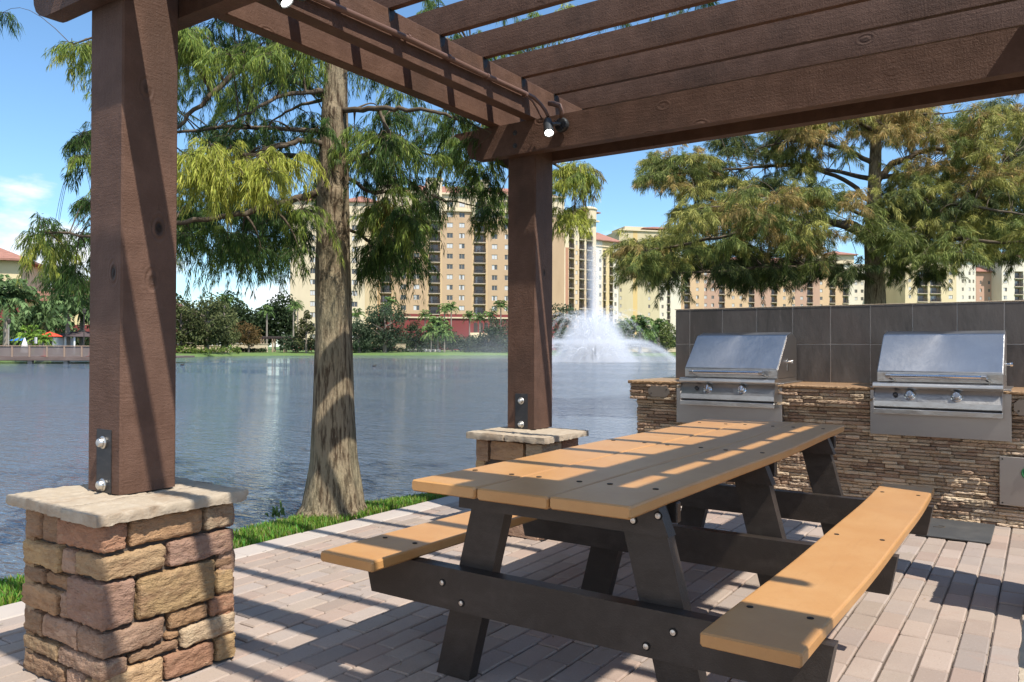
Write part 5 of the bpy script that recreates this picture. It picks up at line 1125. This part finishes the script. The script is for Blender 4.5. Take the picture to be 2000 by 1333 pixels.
mass('shrubs', 690, 1010, 170, 184, 2, 5.4, 9000, .6, BLG); mass('shrubs', 1085, 1320, 176, 190, 2, 5.2, 7000, .6, BLG); mass('shrubs', 1085, 1400, 225, 250, 3, 8, 5000, .8, DKG); mass('shrubs', -60, 340, 102, 112, 1.5, 4.6, 6500, .5, DKG); mass('shrubs', 340, 470, 128, 130, .5, 1.3, 900, .4, ((.09, .15, .03), (.2, .26, .06)))
mass('hedge', 452, 520, 146.5, 148.5, .5, 1.1, 1600, .3, DKG); mass('hedge', 905, 1000, 166, 168.5, .6, 1.3, 1600, .35, DKG); mass('hedge', 700, 830, 163, 165, .5, 1.5, 1800, .35, BLG); mass('shrubs', 1900, 2400, 150, 170, 2, 6, 2500, .8, DKG)

# ================================================================== LAKESIDE FURNITURE
def flat_wall(label, px0, px1, D, z0, z1, m='cream', name='retaining_wall', cat='wall', grp=None):
    a, b = far(px0, D), far(px1, D); mb = MB(); d = Vector(b-a); L_ = d.length; d.normalize(); T = Matrix.Identity(4)
    T[0][0], T[1][0] = d.x, d.y; T[0][1], T[1][1] = -d.y, d.x; T[0][3], T[1][3] = a[0], a[1]
    mb.box(0, L_, 0, .5, z0, z1, .03, T=T); mb.box(-.1, L_+.1, -.08, .58, z1, z1+.12, .02, T=T)
    return tag(mb.build(name, m), label, cat, grp)
flat_wall('pale garden wall behind the clipped hedge, below the rust-tinged tree', 452, 522, 150, .2, 1.7); flat_wall('pale garden wall under the olive oaks, right of the near post', 338, 446, 142, .2, 1.3)
flat_wall('low pale wall right of the fountain, ending at the dark tiled wall', 1088, 1330, 174, .3, 1.2); flat_wall('short pale wall behind the white rocks', 772, 792, 170, .3, 1.8)
fp = thing('far_pergola', 'small brown pergola on the far bank left of the near tree trunk', 'pergola'); a, b = far(510, 152), far(578, 153); d = Vector(b-a); L_ = d.length; d.normalize(); T = Matrix.Identity(4); T[0][0], T[1][0] = d.x, d.y; T[0][1], T[1][1] = -d.y, d.x; T[0][3], T[1][3] = a[0], a[1]
for y in (0, 3):
    mb = MB(); mb.box(-.4, L_+.4, y-.1, y+.1, 2.75, 3.05, .02, T=T); mb.build('beam', 'darkroof', fp)
for k in range(4):
    for y in (0, 3): mb = MB(); mb.box(L_*k/3-.15, L_*k/3+.15, y-.15, y+.15, .1, 2.75, .02, T=T); mb.build('post', 'recess', fp)
for k in range(22):
    mb = MB(); mb.box(L_*k/21-.06, L_*k/21+.06, -.7, 3.7, 3.05, 3.25, .01, T=T); mb.build('rafter', 'darkroof', fp)
rc = random.Random(3)
rk = ['white rock at the left end of the row on the far lawn', 'second white rock from the left end of the row', 'third white rock from the left end of the row', 'white rock in the middle of the row on the far lawn', 'third white rock from the right end of the row', 'second white rock from the right end of the row', 'white rock at the right end of the row on the far lawn']
for i, lab in enumerate(rk):
    p = far(800+i*9.5, 164+rc.uniform(-.4, .4), .35); mb = MB(); s_ = rc.uniform(.35, .6); stone(mb, p[0]-s_, p[0]+s_, p[1]-s_*.7, p[1]+s_*.7, p[2]-.15, p[2]+s_*1.1, s_*.35, .1, (1, 1, 1), i, .3); tag(mb.build('rock', 'rock', smooth=True), lab, 'rock', 'white rocks on the far lawn')
# dock
dk = thing('dock', 'long weathered wooden dock on piles at the left edge of the lake', 'dock'); A, B = far(-420, 70.5), far(322, 73.5); d = Vector(B-A); L_ = d.length; d.normalize(); T = Matrix.Identity(4); T[0][0], T[1][0] = d.x, d.y; T[0][1], T[1][1] = -d.y, d.x; T[0][3], T[1][3] = A[0], A[1]
mb = MB(); mb.box(0, L_, 0, 9, .12, .30, .01, T=T); mb.box(0, L_, -.08, 0, -.08, .22, .01, T=T); mb.build('deck', 'dock', dk)
mb = MB(); mb.box(0, L_, 1.2, 1.5, -.12, .12, 0, T=T); mb.build('bearer', 'core', dk)
def ub(px): _, u_ = ucol(A, B, []); return u_(px)
for px in range(-400, 322, 34):
    u = ub(px+16); mb = MB(); mb.box(u-.07, u+.07, -.06, .08, .24, 1.28, .01, T=T); mb.build('post', 'dockpale', dk)
for px in range(-400, 322, 70):
    u = ub(px+36); mb = MB(); mb.box(u-.2, u+.2, .2, .6, -1.2, .12, .03, T=T); mb.build('pile', 'pile', dk)
mb = MB(); mb.box(0, L_, -.07, .09, 1.22, 1.30, .01, T=T); mb.build('handrail', 'dockpale', dk)
MT['mesh'] = mat('railing_mesh', (.21, .17, .16), .9, alpha=.72)
mb = MB(); mb.box(0, L_, .005, .012, .34, 1.20, 0, T=T); mb.build('mesh_panel', 'mesh', dk)
def cone(label, px):
    t = thing('traffic_cone', label, 'cone', 'traffic cones on the dock'); p = T @ Vector((ub(px), .9, .305)); mb = MB(); mb.lathe([(.17, .03), (.16, .05), (.035, .72), (0, .73)], p, 14); mb.build('body', 'orange', t); mb = MB(); mb.box(p.x-.24, p.x+.24, p.y-.24, p.y+.24, p.z, p.z+.035, .01); mb.build('base', 'orange', t)
cone('orange traffic cone in the middle of the visible dock', 77); cone('orange traffic cone on the dock next to the near post', 167)
def umbrella(label, px, D, m, z=2.3):
    t = thing('patio_umbrella', label, 'umbrella', 'umbrellas behind the dock'); p = far(px, D, .35); mb = MB(); mb.lathe([(1.35, z-.42), (1.3, z-.36), (.7, z-.12), (.0, z+.12), (0, z+.05), (.7, z-.16), (1.3, z-.42)], p, 8); mb.build('canopy', m, t)
    mb = MB(); mb.tube([p, p+(0, 0, z)], .03, 6); mb.build('pole', 'lampost', t); return t
umbrella('open blue umbrella behind the dock railing, far left', 45, 86, 'blue', 1.9); umbrella('open orange-red umbrella beside the small white hut', 97, 88, 'red', 2.4)
t = thing('folded_umbrella', 'closed white umbrella standing behind the dock railing', 'umbrella'); p = far(48, 78, .3); mb = MB(); mb.lathe([(.05, .25), (.36, .3), (.3, .9), (.2, 1.3), (.05, 1.75), (0, 1.8)], p, 10); mb.build('canopy', 'white', t); mb = MB(); mb.tube([p, p+(0, 0, .4)], .03, 6); mb.build('pole', 'lampost', t)
t = thing('sign_board', 'plain white notice board on a post behind the dock railing', 'sign'); p = far(70, 80, .3); mb = MB(); mb.box(p[0]-.22, p[0]+.22, p[1]-.03, p[1]+.03, p[2]+1.2, p[2]+1.85, .01); mb.build('board', 'white', t); mb = MB(); mb.tube([p, p+(0, 0, 1.25)], .035, 6); mb.build('post', 'rail', t)
t = thing('hut', 'small white hut with a wide dark roof beside the dock, left of the near post', 'hut'); p = far(116, 92, .3); mb = MB(); mb.box(p[0]-.65, p[0]+.55, p[1]-.5, p[1]+1.5, p[2], p[2]+1.95, .02); mb.build('wall', 'white', t)
q = far(135, 92, .3); mb = MB(); V = [(q[0]-3.2, q[1]-1.2, 2.35), (q[0]+3.4, q[1]-1.2, 2.35), (q[0]+3.4, q[1]+3.2, 2.35), (q[0]-3.2, q[1]+3.2, 2.35), (q[0]-1.6, q[1]+1, 3.0), (q[0]+1.8, q[1]+1, 3.0)]; mb.add(V, [(0, 1, 5, 4), (2, 3, 4, 5), (1, 2, 5), (3, 0, 4), (3, 2, 1, 0)]); mb.build('roof', 'darkroof', t)
for dx in (-2.8, 3.0, 1.0): mb = MB(); mb.box(q[0]+dx-.08, q[0]+dx+.08, q[1]-1.0, q[1]-.84, .3, 2.34, .01); mb.build('post', 'white', t)
for lab, px, D, h in (('pale lamp post left of the blue umbrella', 17, 84, 3.3), ('dark lamp post next to the near post, left of it', 164, 84, 4.4)):
    t = thing('lamp_post', lab, 'lamp post', 'lamp posts behind the dock'); p = far(px, D, .3); mb = MB(); mb.tube([p, p+(0, 0, .5), p+(0, 0, h)], [.1, .06, .045], 8); mb.build('pole', 'pile' if px < 50 else 'rail', t); mb = MB(); mb.lathe([(.05, 0), (.16, .08), (.2, .45), (.05, .6), (0, .62)], p+(0, 0, h), 8); mb.build('lantern', 'rail', t)
# birds
def bird(name, label, px, D, z, s, m, tall=False):
    p = far(px, D, z); mb = MB(); y = Vector((_r[0], _r[1], 0))
    body = [(-.30, .02, .02), (-.2, .06, .08), (0, .08, .115), (.15, .09, .10), (.25, .11, .05), (.29, .12, .01)] if not tall else [(-.28, .30, .01), (-.15, .36, .06), (0, .42, .09), (.10, .48, .06), (.15, .52, .03)]
    mb.tube([p+np.array([y.x*a*s, y.y*a*s, b*s]) for a, b, c in body], [c*s for a, b, c in body], 10)
    nk = [(.2, .12, .045), (.26, .24, .035), (.28, .30, .05), (.34, .30, .035), (.42, .28, .008)] if not tall else [(.13, .5, .03), (.2, .62, .022), (.15, .74, .02), (.2, .86, .035), (.28, .86, .02), (.40, .84, .005)]
    mb.tube([p+np.array([y.x*a*s, y.y*a*s, b*s]) for a, b, c in nk], [c*s for a, b, c in nk], 8)
    if tall:
        for o in (-.03, .03): mb.tube([p+np.array([o, 0, .4*s]), p+np.array([o, 0, -.02])], .012*s, 5)
    return tag(mb.build(name, m, smooth=True), label, 'bird')
bird('duck', 'dark duck swimming just right of the near post', 356, 68, -.38, .62, 'duck'); bird('duck', 'dark duck swimming between the near tree trunk and the far post', 731, 66, -.38, .55, 'duck'); bird('egret', 'small white wading bird on the far lawn left of the near tree trunk', 593, 151.5, .15, 1.3, 'egret', True)

# ================================================================== FOUNTAIN (jets and falling droplets)
fo = thing('fountain', 'tall white fountain jet with a wide skirt of falling water on the lake', 'fountain'); fc = far(1160, 88, -.38)
def drops(name, P, s, m='spray'):
    N = len(P); v = rng.normal(size=(N, 3)); v /= np.linalg.norm(v, axis=1, keepdims=True); u = np.cross(v, rng.normal(size=(N, 3))); u /= np.linalg.norm(u, axis=1, keepdims=True); s = np.asarray(s)[:, None]
    V = np.stack([P+v*s, P+u*s*.6, P-v*s*1.0, P-u*s*.6], 1).reshape(-1, 3); quick(name, V, np.arange(4*N).reshape(N, 4), np.ones((4*N, 3)), m, fo)
def jets(nj, v0, ang, spread, nper, size, up=9.81, az0=0, tmax=1.0, start=.2):
    P = []; 
    for j in range(nj):
        a = az0+2*math.pi*j/nj+rng.normal()*.04; th = rad(ang)+rng.normal()*.02; v = v0*(1+rng.normal()*.03); T_ = 2*v*math.sin(th)/up
        t_ = rng.random(nper)*T_*tmax; w = spread*(.15+t_/T_)[:, None]
        p = np.stack([math.cos(a)*math.cos(th)*v*t_, math.sin(a)*math.cos(th)*v*t_, v*math.sin(th)*t_-.5*up*t_**2], 1)+rng.normal(size=(nper, 3))*w; P.append(p)
    P = np.concatenate(P); P[:, 2] = np.maximum(P[:, 2], rng.random(len(P))*.15); return P+fc
def dz(name, P, s, m='spray'): P[:, 2] = np.maximum(P[:, 2], -.36); drops(name, P, s, m)
n = 15000; z = 13.0*(rng.random(n)**.85); w = .10+.04*z; dz('main_jet', fc+np.stack([rng.normal(size=n)*w*.6-.012*z, rng.normal(size=n)*w*.6, z], 1), rng.uniform(.012, .035, n))
P = np.concatenate([jets(22, 10.6, 71, .12, 1700, 0), jets(14, 10.8, 79, .14, 1200, 0, az0=.2), jets(18, 9.0, 60, .1, 800, 0, az0=.1)]); dz('crown_jets', P, rng.uniform(.014, .034, len(P)))
P = np.concatenate([jets(22, 9.9, 36, .06, 1100, 0, az0=.1), jets(20, 8.4, 30, .08, 500, 0, az0=.22)]); dz('skirt_jets', P, rng.uniform(.012, .03, len(P)))
def spray_volume():
    m = bpy.data.materials.new('spray_mist'); m.use_nodes = True; t = m.node_tree; N = t.nodes; L = t.links; N.clear()
    def mth(op, a, b=None, c=None, clamp=False):
        n = N.new('ShaderNodeMath'); n.operation = op; n.use_clamp = clamp
        for i, v in enumerate((a, b, c)):
            if v is None: continue
            if isinstance(v, (int, float)): n.inputs[i].default_value = v
            else: L.new(v, n.inputs[i])
        return n.outputs[0]
    tc = N.new('ShaderNodeTexCoord'); sp = N.new('ShaderNodeSeparateXYZ'); L.new(tc.outputs['Object'], sp.inputs[0]); x, y, z = sp.outputs
    r = mth('SQRT', mth('ADD', mth('MULTIPLY', x, x), mth('MULTIPLY', y, y)))
    ang = mth('ARCTAN2', y, x)
    # streaks that radiate from the nozzle
    cx = N.new('ShaderNodeCombineXYZ'); L.new(mth('MULTIPLY', mth('SINE', ang), 5.0), cx.inputs[0]); L.new(mth('MULTIPLY', mth('COSINE', ang), 5.0), cx.inputs[1]); L.new(mth('MULTIPLY', mth('DIVIDE', z, mth('ADD', r, .6)), 1.2), cx.inputs[2])
    nz = N.new('ShaderNodeTexNoise'); nz.inputs['Scale'].default_value = 1.6; nz.inputs['Detail'].default_value = 3; L.new(cx.outputs[0], nz.inputs['Vector'])
    st = mth('MULTIPLY_ADD', nz.outputs[0], 5.0, -1.75, clamp=True)
    n2 = N.new('ShaderNodeTexNoise'); n2.inputs['Scale'].default_value = .7; n2.inputs['Detail'].default_value = 3; L.new(tc.outputs['Object'], n2.inputs['Vector']); soft = mth('MULTIPLY_ADD', n2.outputs[0], 2.4, -.5, clamp=True)
    def fall(v, k): return mth('EXPONENT', mth('MULTIPLY', mth('MULTIPLY', v, v), -k))
    # tall plume
    w = mth('MULTIPLY_ADD', z, .055, .16); up = mth('SUBTRACT', 1.0, mth('DIVIDE', z, 13.8), clamp=True); plume = mth('MULTIPLY', fall(mth('DIVIDE', r, w), 1.0), mth('MULTIPLY', up, 2.0))
    # bell: a dome that falls away from the middle
    top = mth('MULTIPLY', fall(mth('MULTIPLY', r, r), 1/230.0), 6.2); bell = mth('MULTIPLY', mth('SUBTRACT', 1.0, mth('DIVIDE', z, mth('ADD', top, .01)), clamp=True), mth('MULTIPLY_ADD', st, 3.4, .1))
    bell = mth('MULTIPLY', bell, mth('MULTIPLY', mth('SUBTRACT', 1.0, mth('DIVIDE', r, 5.5), clamp=True), .95))
    # skirt: thin arching shell and soft mist beneath
    q = mth('DIVIDE', mth('SUBTRACT', r, 4.6), 4.7); arch = mth('MULTIPLY', mth('SUBTRACT', 1.0, mth('MULTIPLY', q, q), clamp=True), 2.35)
    shell = mth('MULTIPLY', fall(mth('SUBTRACT', z, arch), 14.0), mth('MULTIPLY', st, .3)); inside = mth('LESS_THAN', r, 9.6); shell = mth('MULTIPLY', shell, inside)
    under = mth('MULTIPLY', mth('MULTIPLY', mth('SUBTRACT', 1.0, mth('DIVIDE', z, 2.3), clamp=True), mth('SUBTRACT', 1.0, mth('DIVIDE', r, 8.5), clamp=True)), mth('MULTIPLY_ADD', soft, .17, .02))
    # mist drifting off to the left
    e = mth('MULTIPLY_ADD', x, float(_r[0]), mth('MULTIPLY', y, float(_r[1]))); dr = mth('MULTIPLY', mth('MULTIPLY', fall(mth('ADD', e, 11.0), .012), fall(z, .12)), mth('MULTIPLY', soft, .010))
    d = mth('ADD', mth('ADD', mth('ADD', plume, bell), mth('ADD', shell, under)), dr)
    v = N.new('ShaderNodeVolumePrincipled'); v.inputs['Color'].default_value = (.95, .965, 1, 1); v.inputs['Anisotropy'].default_value = .1; L.new(d, v.inputs['Density'])
    o = N.new('ShaderNodeOutputMaterial'); L.new(v.outputs[0], o.inputs['Volume']); return m
MT['vol'] = spray_volume(); mb = MB(); mb.box(-24, 12, -14, 14, .02, 14.2, 0); mv = mb.build('mist', 'vol', fo); mv.location = fc; MT['vol'].cycles.volume_step_rate = .12
# ================================================================== put every thing's origin at its base
bpy.context.view_layer.update()
for r in [o for o in S.objects if o.type == 'EMPTY' and o.parent is None and 'label' in o and o.location.length < 1e-6]:
    ch = [c for c in r.children]
    lo = Vector((1e9,)*3); hi = Vector((-1e9,)*3)
    for c in ch:
        for b in c.bound_box:
            w = c.matrix_world @ Vector(b); lo = Vector(map(min, lo, w)); hi = Vector(map(max, hi, w))
    if lo.x > 1e8: continue
    base = Vector(((lo.x+hi.x)/2, (lo.y+hi.y)/2, lo.z)); r.location = base
    for c in ch: c.location = c.location-base
